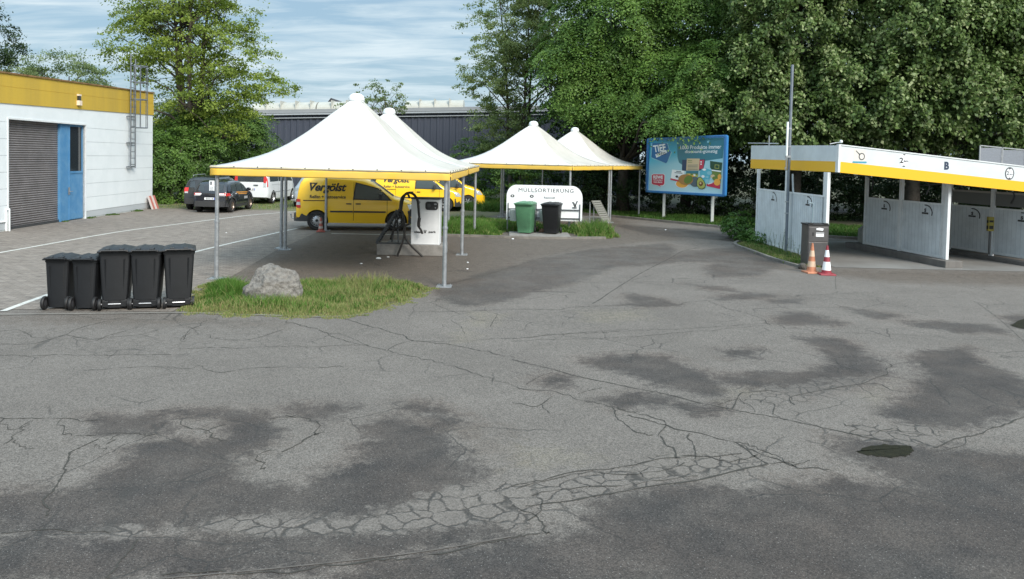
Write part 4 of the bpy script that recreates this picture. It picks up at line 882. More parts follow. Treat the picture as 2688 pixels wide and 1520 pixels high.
def hatch(t, paint, T, HW, B, belt, wheels, wr, rearglass, sidewins, lights, rimc=None, tumble=.2, plate_z=.78, bumper=True, roofrail=False, ws=None, front_lights=None, W2=.79, dark_low=True, pillar=None):
    c = Car(T, HW, B, belt, tumble, .16); c.mesh('body', [paint, BLACK], t, wheels, wr)
    b = MB(); c.rear(b, -rearglass[0], rearglass[0], rearglass[1], rearglass[2], 0, .012, 8); b.build('rear_window', GLASS, t, smooth=True)
    for wq in sidewins:
        for sy in (-1, 1): b = MB(); c.side(b, wq, 0, .008, (sy,)); b.build('side_window', GLASS2, t, smooth=True)
    if ws: b = MB(); c.roofp(b, ws[0], ws[1], .93, .9); b.build('windscreen', GLASS2, t, smooth=True)
    for sy in (-1, 1):
        (za_, zb_), dxr, wl = lights
        x0 = T[0][0]; b = MB(); c.side(b, [(x0+.03, za_), (x0+dxr, za_), (x0+dxr*.8, zb_), (x0+.06, zb_)], 0, .012, (sy,), nu=4); h = interp(HW, x0)
        c.rear(b, sy*(h-wl), sy*(h-.02), za_, zb_, 0, .014); c.rear(b, sy*(h-wl), sy*(h-.02), za_, za_+(zb_-za_)*.3, 1, .018)
        b.build('tail_light', [RED, LAMP], t)
        if front_lights:
            fx, fz = front_lights; b = MB(); c.side(b, [(fx-.35, fz), (fx-.08, fz-.03), (fx-.16, fz+.15), (fx-.42, fz+.17)], 0, .014, (sy,), nu=5); b.build('headlight', LAMP, t)
    x0 = T[0][0]; b = MB(); b.box((x0-.01, 0, plate_z), (.02, .52, .11)); b.bx(x0-.022, x0-.02, -.26, -.22, plate_z-.055, plate_z+.055, 1)
    for k_ in (-.17, -.12, -.03, .03, .09, .15): b.bx(x0-.0225, x0-.0205, k_-.018, k_+.018, plate_z-.035, plate_z+.035, 2)
    b.build('number_plate', [PAPER, mat('plate_blue', (.02, .06, .4), .5), INKG], t)
    if bumper:
        h = interp(HW, x0+.1)+.02; b = MB(); ring = [(x0+.55, -h-.01), (x0+.12, -h), (x0-.06, -h*.85), (x0-.09, 0), (x0-.06, h*.85), (x0+.12, h), (x0+.55, h+.01)]; n = len(ring)
        z0 = interp(B, x0)-.02; z1 = z0+.28
        vs = [(x, y, z0) for x, y in ring]+[(x, y, z1) for x, y in ring]; b.add(vs, [(i, i+1, n+i+1, n+i) for i in range(n-1)]+[tuple(range(n, 2*n)), tuple(range(n-1, -1, -1))]); b.build('rear_bumper', TRIM if dark_low else paint, t)
    for wx in wheels:
        for sy in (-1, 1): wheel(t, wx, sy*W2, wr, sy, .22, rimc)
    return c
GP = 'cars parked by the hedge'
# dark crossover with orange flashes
suvT = [(.0, .50), (.01, .92), (.10, 1.10), (.30, 1.42), (.48, 1.55), (.8, 1.60), (1.6, 1.62), (2.2, 1.58), (2.6, 1.42), (2.95, 1.16), (3.1, 1.06), (3.5, 1.0), (3.9, .90), (4.08, .72), (4.12, .5)]
suvW = [(0, .78), (.15, .84), (.6, .90), (3.4, .89), (3.8, .84), (4.12, .62)]
R_ = g(608, 558); F_ = g(660, 546.5); hd = math.atan2(F_.y-R_.y, F_.x-R_.x); sc = 1.06
suv = place('black crossover with orange flashes on its flank, parked nearest the hedge', 'car', 608, 558, .72, -1, rad(90), GP, .89, Wd=.84)
c = hatch(suv, CARB, suvT, suvW, [(0, .34), (.5, .24), (3.6, .24), (4.12, .3)], 1.0, (.72, 3.33), .345, (.60, 1.12, 1.46), [[(.55, 1.10), (1.30, 1.06), (1.32, 1.46), (.72, 1.42)], [(1.36, 1.06), (2.14, 1.03), (2.08, 1.47), (1.38, 1.46)], [(2.18, 1.03), (2.86, 1.04), (2.62, 1.24), (2.16, 1.46)]], ((.86, 1.00), .45, .32), tumble=.28, plate_z=.72, ws=(2.98, 2.3), rimc=mat('bronze_rim', (.30, .24, .20), .35, .6))
b = MB(); c.side(b, [(1.2, .99), (2.9, .93), (2.95, .985), (1.15, 1.035)], 0, .010); c.side(b, [(1.5, .90), (2.7, .86), (2.75, .90), (1.45, .95)], 0, .010); c.side(b, [(1.0, .93), (1.3, .93), (1.25, .97), (1.0, .98)], 1, .010)
for k_ in range(4): c.side(b, [(2.32+k_*.13, .63), (2.41+k_*.13, .63), (2.43+k_*.13, .76), (2.34+k_*.13, .76)], 1, .011, (-1,), nu=1, nv=1)
b.build('decal', [mat('orange_decal', (.65, .30, .06), .5), mat('pale_decal', (.5, .5, .52), .5)], suv)
b = MB(); c.rear(b, .42, .72, .92, .985, 0, .02); c.rear(b, -.72, -.30, .92, .985, 0, .02); b.build('rear_badge_strip', PAPER, suv)
for sy in (-1, 1): b = MB(); y = c.y(2.75, 1.05); b.box((2.72, sy*(y+.12), 1.12), (.12, .2, .16)); b.build('mirror', CARB, suv, bevel=.03)
b = MB()
for xx, w0 in ((.72, .5), (3.33, .5)):
    for sy in (-1, 1):
        n = 14; vs = []
        for k in range(n+1):
            a = math.pi*k/n
            for rr_ in (.40, .47): vs.append((xx+rr_*math.cos(a), sy*(c.y(xx, .6)+.012), .345+rr_*math.sin(a)))
        b.add(vs, [(2*k, 2*k+1, 2*k+3, 2*k+2) for k in range(n)])
c.side(b, [(1.2, .26), (2.85, .26), (2.85, .40), (1.2, .40)], 0, .012); b.build('wheel_arch_trim', TRIM, suv)
# dark wagon behind it
wagT = [(.0, .50), (.02, .95), (.12, 1.15), (.32, 1.50), (.5, 1.62), (.9, 1.68), (2.3, 1.70), (2.8, 1.60), (3.2, 1.3), (3.4, 1.12), (3.9, 1.02), (4.3, .85), (4.4, .5)]
wagW = [(0, .80), (.15, .86), (.6, .90), (3.6, .89), (4.1, .82), (4.4, .62)]
wag = place('dark grey family car mostly hidden behind the black crossover', 'car', 497, 549, .8, 1, rad(93), GP, .92, Wd=.84)
hatch(wag, CARG, wagT, wagW, [(0, .34), (.5, .24), (3.9, .24), (4.4, .3)], 1.02, (.8, 3.5), .33, (.60, 1.14, 1.52), [[(.6, 1.12), (1.5, 1.08), (1.5, 1.50), (.75, 1.48)], [(1.55, 1.08), (2.4, 1.06), (2.35, 1.52), (1.55, 1.50)], [(2.45, 1.06), (3.2, 1.08), (2.95, 1.28), (2.42, 1.52)]], ((.86, 1.14), .25, .18), tumble=.22, plate_z=.66, ws=(3.3, 2.75))
b = MB()
for sy in (-1, 1): b.tube([(.7, sy*.62, 1.68), (.8, sy*.62, 1.75), (2.4, sy*.62, 1.77), (2.5, sy*.62, 1.70)], .018, n=6)
b.build('roof_rail', STEEL, wag)
# white people carrier
vitT = [(.0, .48), (.01, 1.0), (.06, 1.45), (.16, 1.80), (.34, 1.90), (1.0, 1.93), (3.3, 1.90), (3.6, 1.80), (4.0, 1.40), (4.2, 1.18), (4.5, 1.05), (4.75, .85), (4.82, .5)]
vitW = [(0, .86), (.12, .92), (.5, .95), (4.0, .95), (4.5, .86), (4.82, .66)]
vit = place('white people carrier with tall red tail light beside the hedge', 'van', 716, 535, .82, -1, rad(88), GP, 1.0, 'parked_van', Wd=.92)
c = hatch(vit, CARW, vitT, vitW, [(0, .38), (.5, .28), (4.3, .28), (4.82, .34)], 1.1, (.82, 4.0), .34, (.70, 1.18, 1.70), [[(.34, 1.20), (1.6, 1.20), (1.6, 1.68), (.36, 1.68)], [(1.66, 1.20), (2.9, 1.20), (2.9, 1.68), (1.66, 1.68)], [(2.96, 1.20), (3.95, 1.16), (3.6, 1.50), (2.96, 1.68)]], ((.92, 1.62), .10, .16), tumble=.10, plate_z=.80, ws=(4.15, 3.65), W2=.84, dark_low=False, bumper=False)
b = MB(); c.side(b, [(.5, .62), (3.6, .62), (3.6, .66), (.5, .66)], 0, .012); c.side(b, [(1.62, .4), (1.635, .4), (1.635, 1.75), (1.62, 1.75)], 0, .004, nu=1); c.side(b, [(.5, 1.02), (3.0, 1.02), (3.0, 1.035), (.5, 1.035)], 0, .004, nv=1); b.build('side_moulding', mat('grey_moulding', (.3, .32, .33), .6), vit)
b = MB(); b.box((-.03, -.3, 1.02), (.03, .24, .04)); b.build('door_handle', TRIM, vit)
# silver car facing the camera's left
silT = [(.0, .50), (.03, .95), (.15, 1.25), (.45, 1.50), (.9, 1.56), (2.2, 1.56), (2.6, 1.46), (3.1, 1.15), (3.3, 1.05), (3.8, .95), (4.05, .80), (4.15, .5)]
sil = place('silver car facing out, mostly hidden behind the nearest yellow van', 'car', 776, 543, 3.30, -1, rad(-90), GP, 1.06, Wd=.82)
c = hatch(sil, CARS, silT, [(0, .76), (.2, .84), (3.4, .86), (3.85, .80), (4.15, .62)], [(0, .34), (.5, .24), (3.7, .24), (4.15, .3)], 1.0, (.7, 3.30), .32, (.6, 1.05, 1.42), [[(.6, 1.05), (1.4, 1.03), (1.4, 1.42), (.8, 1.40)], [(1.45, 1.03), (2.3, 1.02), (2.25, 1.43), (1.45, 1.42)], [(2.35, 1.02), (3.1, 1.03), (2.75, 1.28), (2.32, 1.43)]], ((.8, 1.0), .25, .2), ws=(3.2, 2.5), front_lights=(4.1, .66), W2=.74)
b = MB(); b.bx(4.08, 4.17, -.5, .5, .34, .50); b.bx(4.09, 4.165, -.35, .35, .62, .74); b.build('grille', TRIM, sil)
b = MB(); c.rear(b, -.8, -.45, .36, .40, 0, .03, front=True); b.build('chrome_strip', CHROME, sil)

# ------------------------------------------------------------------ wheelie bins
def wheelie(t, w, d, h, m, wr=.10, back_to=-1, pocket=False, axle=True, lidtone=None):
    """back (hinge and wheels) faces -y; base centred on the origin"""
    w0, d0 = w*.78, d*.72
    b = MB(); n = 6
    P = lambda k: (w0+(w-w0)*k, d0+(d-d0)*k)
    rings = []
    for z, k, e in ((.035, .0, 0), (.06, .0, 0), (h*.22, .22, 0), (h*.24, .30, 0), (h*.80, .88, 0), (h*.87, .93, 0), (h*.88, .93, .014), (h*.915, .96, .014), (h*.92, .97, .03), (h*.945, .97, .03)):
        ww, dd = P(k); ww += e*2; dd += e*2; yb = -d*.36; rings.append([(x, y+yb+dd/2+(.0 if k > .5 else .0), z) for x, y in rrect(-ww/2, -dd/2, ww/2, dd/2, .045, 3)])
    N_ = len(rings[0]); b.v = [p for r_ in rings for p in r_]
    for i in range(len(rings)-1):
        for k in range(N_): b.f.append((i*N_+k, i*N_+(k+1) % N_, (i+1)*N_+(k+1) % N_, (i+1)*N_+k)); b.m.append(0)
    b.f.append(tuple(range(N_-1, -1, -1))); b.m.append(0); b.f.append(tuple((len(rings)-1)*N_+k for k in range(N_))); b.m.append(0)
    # shallow ribs on the back and a label recess
    for x in (-w*.28, w*.28): b.beam((x, -d*.36+.012-.0, h*.30), (x*1.1, -d*.36-.008, h*.82), .02, .016)
    if pocket: b.bx(-w*.12, w*.14, -d*.36-.006, -d*.36+.01, .07, .15, 1)
    b.build('bin_body', [m, BLACK], t, smooth=True, auto=28)
    y0, y1 = -d*.36-.04, -d*.36+d+.03; b = MB(); ww = w+.05
    zf = lambda x, y: h*.95+.055*(1-(abs(x)/(ww/2))**4)*(1-abs((y-(y0+y1)/2)/((y1-y0)/2))**4)
    us = [ww*(-.5+i/12) for i in range(13)]; vs_ = [y0+(y1-y0)*i/12 for i in range(13)]
    b.grid(lambda x, y: (x, y, zf(x, y)+(.012 if abs(abs(x)-w*.2) < .03 else 0)), us, vs_)
    b.bx(-ww/2, ww/2, y0, y1, h*.925, h*.952); 
    for x in (-w*.22, w*.22): b.bx(x-.035, x+.035, y0-.035, y0+.16, h*.945, h*.995)
    b.bx(-w*.36, w*.36, y1-.01, y1+.03, h*.945, h*.965)
    b.build('lid', m, t, bevel=.008)
    b = MB(); b.tube([(-w*.40, y0-.05, h*.965), (w*.40, y0-.05, h*.965)], .016, n=8)
    for x in (-w*.40, -w*.1, w*.1, w*.40): b.beam((x, y0-.05, h*.962), (x, y0+.02, h*.94), .035, .03)
    b.build('handle', m, t)
    yw = -d*.36-.015
    if axle: b = MB(); b.tube([(-w*.46, yw, wr), (w*.46, yw, wr)], .011, n=8); b.build('axle', mat('bare_axle', (.45, .46, .48), .35, .6), t)
    if axle:
        b = MB()
        for sx_ in (-1, 1): b.bx(sx_*w*.20, sx_*w*.40, -d*.36-.03, -d*.36+.05, .055, .055+wr)
        b.bx(-w*.4, w*.4, -d*.36-.0, -d*.36+.05, .05+wr, .07+wr); b.build('axle_housing', m, t, bevel=.006)
    for sx_ in (-1, 1):
        b = MB(); x = sx_*w*(.46 if axle else .49)
        prof = [(wr*.55, -.022), (wr*.93, -.024), (wr, -.014), (wr, .014), (wr*.93, .024), (wr*.55, .022)]
        q = MB(); q.lathe(prof, (0, 0, 0), n=20, axis='Y', cap=False); q.lathe([(wr*.58, .012), (wr*.2, .018), (.001, .018)], n=16, axis='Y', m=1, cap=False); q.lathe([(wr*.58, -.012), (wr*.2, -.018), (.001, -.018)], n=16, axis='Y', m=1, cap=False)
        b.v = [(x+y, yw+xx, wr+z) for xx, y, z in q.v]; b.f = q.f; b.m = q.m
        b.build('wheel', [BLACK, mat('grey_hub', (.05, .05, .055), .5)], t, smooth=True, auto=40)
GB = 'black wheelie bins lined up at the edge of the paving'
binL = ['small black wheelie bin at the left end of the row', 'second small black wheelie bin, between the other small one and the tall ones', 'tall black wheelie bin next to the small bins, axle pocket in its foot', 'middle one of the three tall black wheelie bins', 'tall black wheelie bin at the right end of the row, next to the grass']
proto = {}
for i, (px, py, w_, d_, h_, rz) in enumerate(((143, 814, .385, .48, .91, .12), (214, 816, .385, .48, .91, .13), (286, 815, .485, .62, 1.06, .34), (369, 813, .485, .62, 1.06, .28), (453, 810, .495, .62, 1.07, .40))):
    p = g(px, py); p.y += d_*.36+.03
    t = thing('wheelie_bin', binL[i], 'wheelie bin', (p.x, p.y, .007), rz, GB); wheelie(t, w_, d_, h_, BINM, .115 if i < 2 else .10, pocket=(i == 2), axle=(i > 1))
G3 = 'wheelie bins in front of the waste sorting board'
for px, py, m_, lb, sc_, rz in ((1380, 616, BING, 'green wheelie bin in front of the white waste sorting board', 1.08, math.pi-.25), (1449, 617, BINM, 'black wheelie bin beside the green one before the waste sorting board', 1.07, math.pi-.25)):
    p = g(px, py); t = thing('wheelie_bin', lb, 'wheelie bin', (p.x, p.y+.22, .04), rz, G3, sc_); wheelie(t, .58, .72, 1.07, m_, .10, axle=True)
    if m_ is BING: b = MB(); T_ = lambda u, v, w_: (u, .385+w_+(v-.8)*.10, v); b.flat(ellipse(-.06, .80, .03, .035), T_, 0, .0); b.flat(ellipse(.10, .83, .015, .02), T_, 0, .0); b.build('sticker', PAPER, t)

# ------------------------------------------------------------------ boulder
def rock_mesh(rx, ry, rz, seed, det=4, amp=.22):
    bm = bmesh.new(); bmesh.ops.create_icosphere(bm, subdivisions=det, radius=1); r = random.Random(seed)
    pl = [(Vector((r.gauss(0, 1), r.gauss(0, 1), r.gauss(0, .8))).normalized(), r.uniform(.80, .97)) for _ in range(22)]
    from mathutils import noise as mn
    for v in bm.verts:
        d = v.co.normalized(); s_ = 1.0
        for n_, k in pl:
            q = d.dot(n_)
            if q > .05: s_ = min(s_, k/q)
        s_ += amp*.35*mn.noise(d*2.3+Vector((seed, 0, 0)))+.05*mn.noise(d*7)+.025*mn.noise(d*18)
        v.co = Vector((d.x*s_*rx, d.y*s_*ry, d.z*s_*rz))
    me = bpy.data.meshes.new('rock'); bm.to_mesh(me); bm.free(); return me
ROCK = mat('speckled_rock', (.21, .195, .175), .9, var=.9, vscale=14, bump=1.0, bscale=30, col2=(.075, .070, .064))
p = g(716, 796); me = rock_mesh(.55, .43, .54, 4, 5, .30); me.materials.append(ROCK)
o = bpy.data.objects.new('boulder', me); COL.objects.link(o); o.location = (p.x-.02, p.y+.08, .17); o.rotation_euler = (.0, -.28, .25)
tag(o, 'rough grey brown boulder lying in the tall grass', 'boulder')

# ------------------------------------------------------------------ traffic cones
def cone(t, h, ms, bands, base=.19):
    b = MB(); prof0 = [(base*.62, .045), (base*.60, .07)]
    b.box((0, 0, .02), (base*2, base*2, .04), 0, taper=.96); b.lathe([(base*.72, .04), (base*.66, .06)], n=24); b.build('base', ms[0], t, bevel=.008)
    z0 = .055; r0, r1 = base*.62, .022
    R = lambda z: r0+(r1-r0)*(z-z0)/(h-z0)
    b = MB(); z = z0
    prev = z0
    for z1, mi in bands: b.lathe([(R(prev*1.0), prev), (R(z1), z1)], n=28, m=mi, cap=False); prev = z1
    b.lathe([(R(h), h), (r1*.6, h), (r1*.5, h-.03)], n=20, cap=False)
    b.build('cone_body', ms, t, smooth=True)
OR = mat('faded_orange', (.55, .22, .12), .6, var=.4, vscale=5); ORW = mat('faded_stripe', (.62, .45, .32), .6)
RD = mat('cone_red', (.30, .035, .05), .5, var=.3, vscale=5)
GC = 'traffic cones standing by the grey box'
t = thing('traffic_cone', 'faded orange traffic cone with pale stripes standing left of the red one', 'traffic cone', g(2130, 716), .1, GC); cone(t, .76, [OR, ORW], [(.16, 0), (.30, 1), (.42, 0), (.57, 1), (.755, 0)])
t = thing('traffic_cone', 'dark red traffic cone with bright white bands beside the bay post', 'traffic cone', g(2169, 721), -.1, GC); cone(t, .74, [RD, PAPER], [(.12, 0), (.33, 1), (.45, 0), (.62, 1), (.735, 0)])
t = thing('traffic_cone', 'small worn red and white cone by the rear wheel of the yellow van', 'traffic cone', g(842, 609)+Vector((0, 0, .007)), .2); cone(t, .50, [mat('worn_red', (.34, .09, .07), .7), mat('worn_white', (.42, .38, .34), .7)], [(.12, 0), (.20, 1), (.30, 0), (.38, 1), (.5, 0)], .15)

# ------------------------------------------------------------------ vacuum station
VY = 20.9
vx0, vx1 = g(985, 672).x, g(1168, 673).x
t = thing('vacuum_plinth', 'low grey concrete plinth carrying the white vacuum machine', 'plinth', ((vx0+vx1)/2, VY+.45, 0))
b = MB(); hw_ = (vx1-vx0)/2; b.bx(-hw_, hw_, -.45, .45, 0, .30); b.build('block', CONC, t, bevel=.02)
b = MB(); b.bx(-hw_+.25, -hw_+1.1, -.35, .35, .302, .345); b.build('steel_tray', DSTEEL, t, bevel=.01)
m0 = at(1078, 643, VY+.06); m1 = at(1153, 643, VY+.06); mz = at(1110, 523, VY+.06).z
mw = (m1.x-m0.x)/2; t = thing('vacuum_machine', 'white vacuum cleaner cabinet with coiled black hose under the front canopy', 'vacuum machine', ((m0.x+m1.x)/2, VY+.06, .302)); oz = .302
b = MB(); b.bx(-mw, mw, 0, .55, 0, mz-oz); b.build('cabinet', mat('cabinet_white', (.74, .76, .78), .5, var=.1, vscale=3), t, bevel=.012)
b = MB(); b.bx(-mw-.02, mw+.02, -.03, .58, mz-oz, mz-oz+.035); b.build('top_cover', DSTEEL, t, bevel=.01)
b = MB(); b.bx(-mw+.015, -mw+.03, -.008, 0, .02, mz-oz-.02); b.bx(mw-.035, mw-.02, -.008, 0, .02, mz-oz-.02); b.bx(-mw+.03, mw-.035, -.008, 0, .02, .035); b.bx(-mw+.03, mw-.035, -.008, 0, mz-oz-.035, mz-oz-.02); b.build('door_edge', mat('pale_trim', (.72, .74, .75), .5), t)
b = MB(); T_ = lambda u, v, w_: (u, -.010-w_, v)
b.prism(rrect(mw-.40, mz-oz-.29, mw-.05, mz-oz-.06, .07), T_, .012, 0); b.flat(ellipse(mw-.30, mz-oz-.17, .05, .05), T_, 1, .014); b.prism(rrect(mw-.16, mz-oz-.15, mw-.09, mz-oz-.11, .01), T_, .016, 2); b.flat(ellipse(mw-.12, mz-oz-.23, .02, .02), T_, 2, .018)
b.build('control_panel', [INK, DSTEEL, STEEL], t)
b = MB(); b.text('clean', T_, -.20, .36, .20, .062, 0, .004, bold=.03); b.text('park', T_, .20, .36, .20, .07, 0, .004, bold=.03)
for a in (-.45, -.15, .15, .45): b.tube([(.0+math.sin(a)*.02, -.012, .33), (.0+math.sin(a)*.09, -.012, .33+math.cos(a)*.09)], .004, n=4)
b.text('o', T_, -mw+.21, mz-oz-.09, .07, .07, 1, .003, bold=.02); b.build('lettering', [INK, INKG], t)
b = MB(); b.bx(-mw-.06, -mw, .12, .30, mz-oz-.50, mz-oz-.30); b.tube([(-mw-.12, .2, mz-oz-.38), (-mw, .2, mz-oz-.38)], .04, n=10); b.build('hose_socket', DSTEEL, t)
Z2 = lambda x, y: (740+x*.2097, 440+y*.2097)
def vp(P, Y): return [at(*Z2(x, y), Y)-t.location for x, y in P]
HOSE = mat('black_hose', (.02, .018, .016), .55, bump=.2, bscale=120)
b = MB(); b.tube(smooth_path(vp([(1600, 385), (1570, 330), (1500, 380), (1480, 520), (1510, 560), (1525, 640), (1540, 760), (1520, 900), (1470, 1040), (1450, 1105), (1500, 1135), (1620, 1142), (1750, 1130), (1745, 1100), (1640, 1000), (1560, 900), (1530, 800), (1545, 730), (1600, 705)], VY-.22), 6), .030, n=8); b.build('hose', HOSE, t, smooth=True)
b = MB(); b.tube(smooth_path(vp([(1490, 560), (1505, 440), (1540, 340), (1600, 315), (1660, 345), (1700, 420), (1712, 540), (1722, 640)], VY-.12), 6), .034, n=8)
b.tube(smooth_path(vp([(1722, 630), (1712, 700), (1718, 745), (1740, 780), (1760, 830)], VY-.14), 4), [.045]*8+[.03]*8+[.02], n=8); b.build('suction_hose', HOSE, t, smooth=True)
t2 = thing('hose_stand', 'black slanted mat rack and steel stand next to the white vacuum cabinet', 'rack', (t.location.x-.75, VY+.2, .347)); t = t2
b = MB(); q = vp([(1180, 945), (1440, 530)], VY+.15); q2 = [p+Vector((.02, .35, 0)) for p in q]
for a_ in (q, q2): b.beam(a_[0], a_[1], .04, .06)
for k in range(12): f = (k+.5)/12; b.beam(q[0].lerp(q[1], f), q2[0].lerp(q2[1], f), .045, .02)
b.build('ramp', DSTEEL, t)
for x, y in ((1375, 940), (1460, 960)): 
    b = MB(); p = vp([(1440, 540), (x, y)], VY+.2); b.tube(p, .022, n=6); b.build('leg', DSTEEL, t)
b = MB(); p = vp([(1180, 945), (1400, 945)], VY+.15); b.beam(p[0], p[1], .05, .04); b.build('foot_bar', DSTEEL, t)
b = MB(); p = vp([(1360, 900), (1420, 700), (1500, 600), (1500, 720), (1430, 760)], VY+.1); b.tube(smooth_path(p, 5), .03, n=6); b.build('hanging_hose', HOSE, t, smooth=True)

# ------------------------------------------------------------------ waste sorting board
MY = 28.45
a_, c_ = g(1326, 600), g(1527, 606)
mz0, mz1 = at(1340, 577, MY).z, at(1400, 486, MY).z; xa, xb = at(1329, 560, MY).x, at(1528, 560, MY).x
t = thing('waste_sorting_board', 'white board with rounded top corners headed in black capitals behind two bins', 'sign', ((xa+xb)/2, MY, .02), 0); hw_ = (xb-xa)/2
T_ = lambda u, v, w_: (u, -w_, v-.02)
P = [(-hw_, mz0), (hw_, mz0)]+[(hw_-.40+.40*math.cos(rad(a)), mz1-.46+.46*math.sin(rad(a))) for a in range(0, 91, 9)]+[(-hw_+.36+.36*math.cos(rad(a)), mz1-.42+.42*math.sin(rad(a))) for a in range(90, 181, 9)]
b = MB(); b.prism(P, T_, .03, 0); b.build('panel', mat('board_white', (.80, .83, .85), .5, var=.12, vscale=3), t)
b = MB(); b.text('MÜLLSORTIERUNG', T_, .05, mz1-.17, 2.05, .17, 0, .036, bold=0, space=1.15); b.text('Restmüll', T_, .18, mz0+.86, .40, .07, 1, .036, bold=.015)
for u, v, wd in ((-1.15, 1.06, .30), (-1.15, 1.02, .22), (-.42, 1.07, .26), (-.42, 1.03, .22), (-.95, .80, .20), (.65, 1.0, .22), (.65, .92, .24), (.65, .84, .22), (.65, .76, .24), (-.1, .95, .1)): b.text('ııılııı', T_, u+.05, mz0+v, wd, .025, 2, .036)
for u, v in ((-1.2, .90), (-.48, .90)):
    b.flat(ellipse(u, mz0+v, .075, .055), T_, 0, .036); b.flat(ellipse(u, mz0+v, .03, .02), T_, 3, .037)
b.flat([(-.90, mz0+.70), (-.72, mz0+.73), (-.75, mz0+.63), (-.88, mz0+.64)], T_, 0, .036)
b.flat(ellipse(1.12, mz0+.50, .10, .035), T_, 1, .036)
for q in (((1.02, .72), (1.10, .72), (1.20, .54), (1.12, .54)), ((1.20, .76), (1.25, .76), (1.16, .54), (1.11, .54))): b.flat([(u, mz0+v) for u, v in q], T_, 1, .036)
b.build('lettering', [INK, INKG, mat('faint_ink', (.45, .48, .5), .6), PAPER], t)
for u in (-hw_+.05, -.33, hw_-.05):
    b = MB(); b.tube([(u, .04, -.0), (u, .04, mz0+.6)], .026, n=8); b.build('post', STEEL, t)
b = MB()
for u in (-hw_+.07, -.30, .42, hw_-.09): b.beam((u, -.055, mz0-.02), (u, -.055, mz0+(.62 if abs(u) > .6 else .60)), .03, .03)
for z in (mz0+.02+.06, mz0+.40): b.beam((-hw_+.07, -.07, z), (hw_-.09, -.07, z), .04, .03)
b.build('holder_frame', DSTEEL, t)
for u in (-1.08, .02, -.02-.5):
    b = MB(); b.lathe([(.19, mz0-.03), (.20, mz0+.36), (.20, mz0+.38)], (u, -.22, 0), n=20); b.build('waste_holder', mat('ribbed_grey', (.50, .54, .52), .6, var=.3, vscale=8, streak=True), t, smooth=True, auto=40)
for px, py, lb, dd in ((1405, 606, 'reddish brick lying left of the post foot between the bins', (.26, .14, .10)), (1423, 611, 'paler brick lying next to the black bin', (.22, .12, .09))):
    q = g(px, py+2); b = MB(); b.box((0, 0, dd[2]/2), dd, 0); b.box((.03, .01, dd[2]+.02), (.16, .10, .04), 0); o = b.build('brick', mat('old_brick', (.30, .17, .12), .9, var=.4, vscale=10), None, bevel=.008); o.location = (q.x, q.y, .045); o.rotation_euler = (0, 0, .3); tag(o, lb, 'brick', 'bricks between the two bins')
b = MB(); q0, q1 = g(1340, 620), g(1500, 626); b.bx(q0.x-.05, q1.x, 26.75, 28.15, 0, .038); tag(b.build('concrete_slab', CONC, bevel=.01), kind='structure')
# mat rack behind the board on its block
Zs = lambda x, y: (1300+x*.13204, 460+y*.13204)
RY = 31.2
t = thing('mat_rack', 'slanted grey metal mat rack standing right of the waste sorting board', 'rack', at(*Zs(2000, 930), RY)*1.0); t.location.z = 0; P0 = t.location.copy()
vq = lambda P, Y: [at(*Zs(x, y), Y)-P0 for x, y in P]
b = MB(); q = vq([(1920, 505), (2150, 940)], RY-.1); q2 = [p+Vector((.35, .25, 0)) for p in q]
for k in range(10): f0, f1 = k/10, (k+.8)/10; b.add([q[0].lerp(q[1], f0), q2[0].lerp(q2[1], f0), q2[0].lerp(q2[1], f1), q[0].lerp(q[1], f1)], [(0, 1, 2, 3)])
b.beam(q[0], q[1], .03, .05); b.beam(q2[0], q2[1], .03, .05); b.build('ramp', mat('dull_metal', (.20, .20, .18), .6, .3), t)
for x in (1885, 1965): b = MB(); p = vq([(x, 530)], RY)[0]; b.tube([p, (p.x, p.y, .0)], .025, n=6); b.build('leg', STEEL, t)
b = MB(); p = vq([(1820, 840)], RY+.3)[0]; b.bx(p.x-.5, p.x+.6, p.y, p.y+.8, 0, .36); b.build('concrete_block', CONC, t, bevel=.02)

# ------------------------------------------------------------------ billboard
PB = Vector((7.22, 36.41, 0)); PD = (Vector((8.91, 33.99, 0))-PB).normalized(); PN = Vector((PD.y, -PD.x, 0)); PN = -PN if PN.y > 0 else PN
bl = onp(1697, 505, PB, PN); br_ = onp(1906, 517, PB, PN); tl = onp(1704, 363, PB, PN); tr_ = onp(1910, 354, PB, PN)
L0 = (bl-PB).dot(PD); L1 = (br_-PB).dot(PD); Z0, Z1 = (bl.z+br_.z)/2, (tl.z+tr_.z)/2
t = thing('billboard', 'large blue framed advertising billboard on two posts below overhanging branches', 'billboard', PB)
BT = lambda u, v, w_: PD*(L0+(L1-L0)*u)+PN*w_+Vector((0, 0, Z0+(bl.z-Z0)*(1-u)+(br_.z-Z0)*u+(Z1-Z0+((tl.z-Z1)-(bl.z-Z0))*(1-u)+((tr_.z-Z1)-(br_.z-Z0))*u)*v))
BLUE = mat('blue_frame', (.03, .17, .42), .45, coat=.2)
b = MB(); outer = rrect(0, 0, 1, 1, .035, 6, .025); inner = rrect(.030, .042, .970, .958, .010, 6, .008); n = len(outer)
for w0, rr2 in ((.16, None),):
    vs = [BT(u, v, -.04) for u, v in outer]+[BT(u, v, .08) for u, v in outer]+[BT(.5+(u-.5)*.985, .5+(v-.5)*.98, .095) for u, v in outer]+[BT(u, v, .085) for u, v in inner]+[BT(u, v, .02) for u, v in inner]
    b.add(vs, [(k*n+i, k*n+(i+1) % n, (k+1)*n+(i+1) % n, (k+1)*n+i) for k in range(4) for i in range(n)]+[tuple(range(n-1, -1, -1))])
b.build('frame', BLUE, t, smooth=True, auto=30)
for k in (PB, Vector((8.91, 33.99, 0))):
    q = k-PB-PN*.09; b = MB(); b.beam(q+Vector((0, 0, 0)), q+Vector((0, 0, Z1-.2)), .12, .12); b.build('post', mat('pale_post', (.42, .44, .42), .6), t)
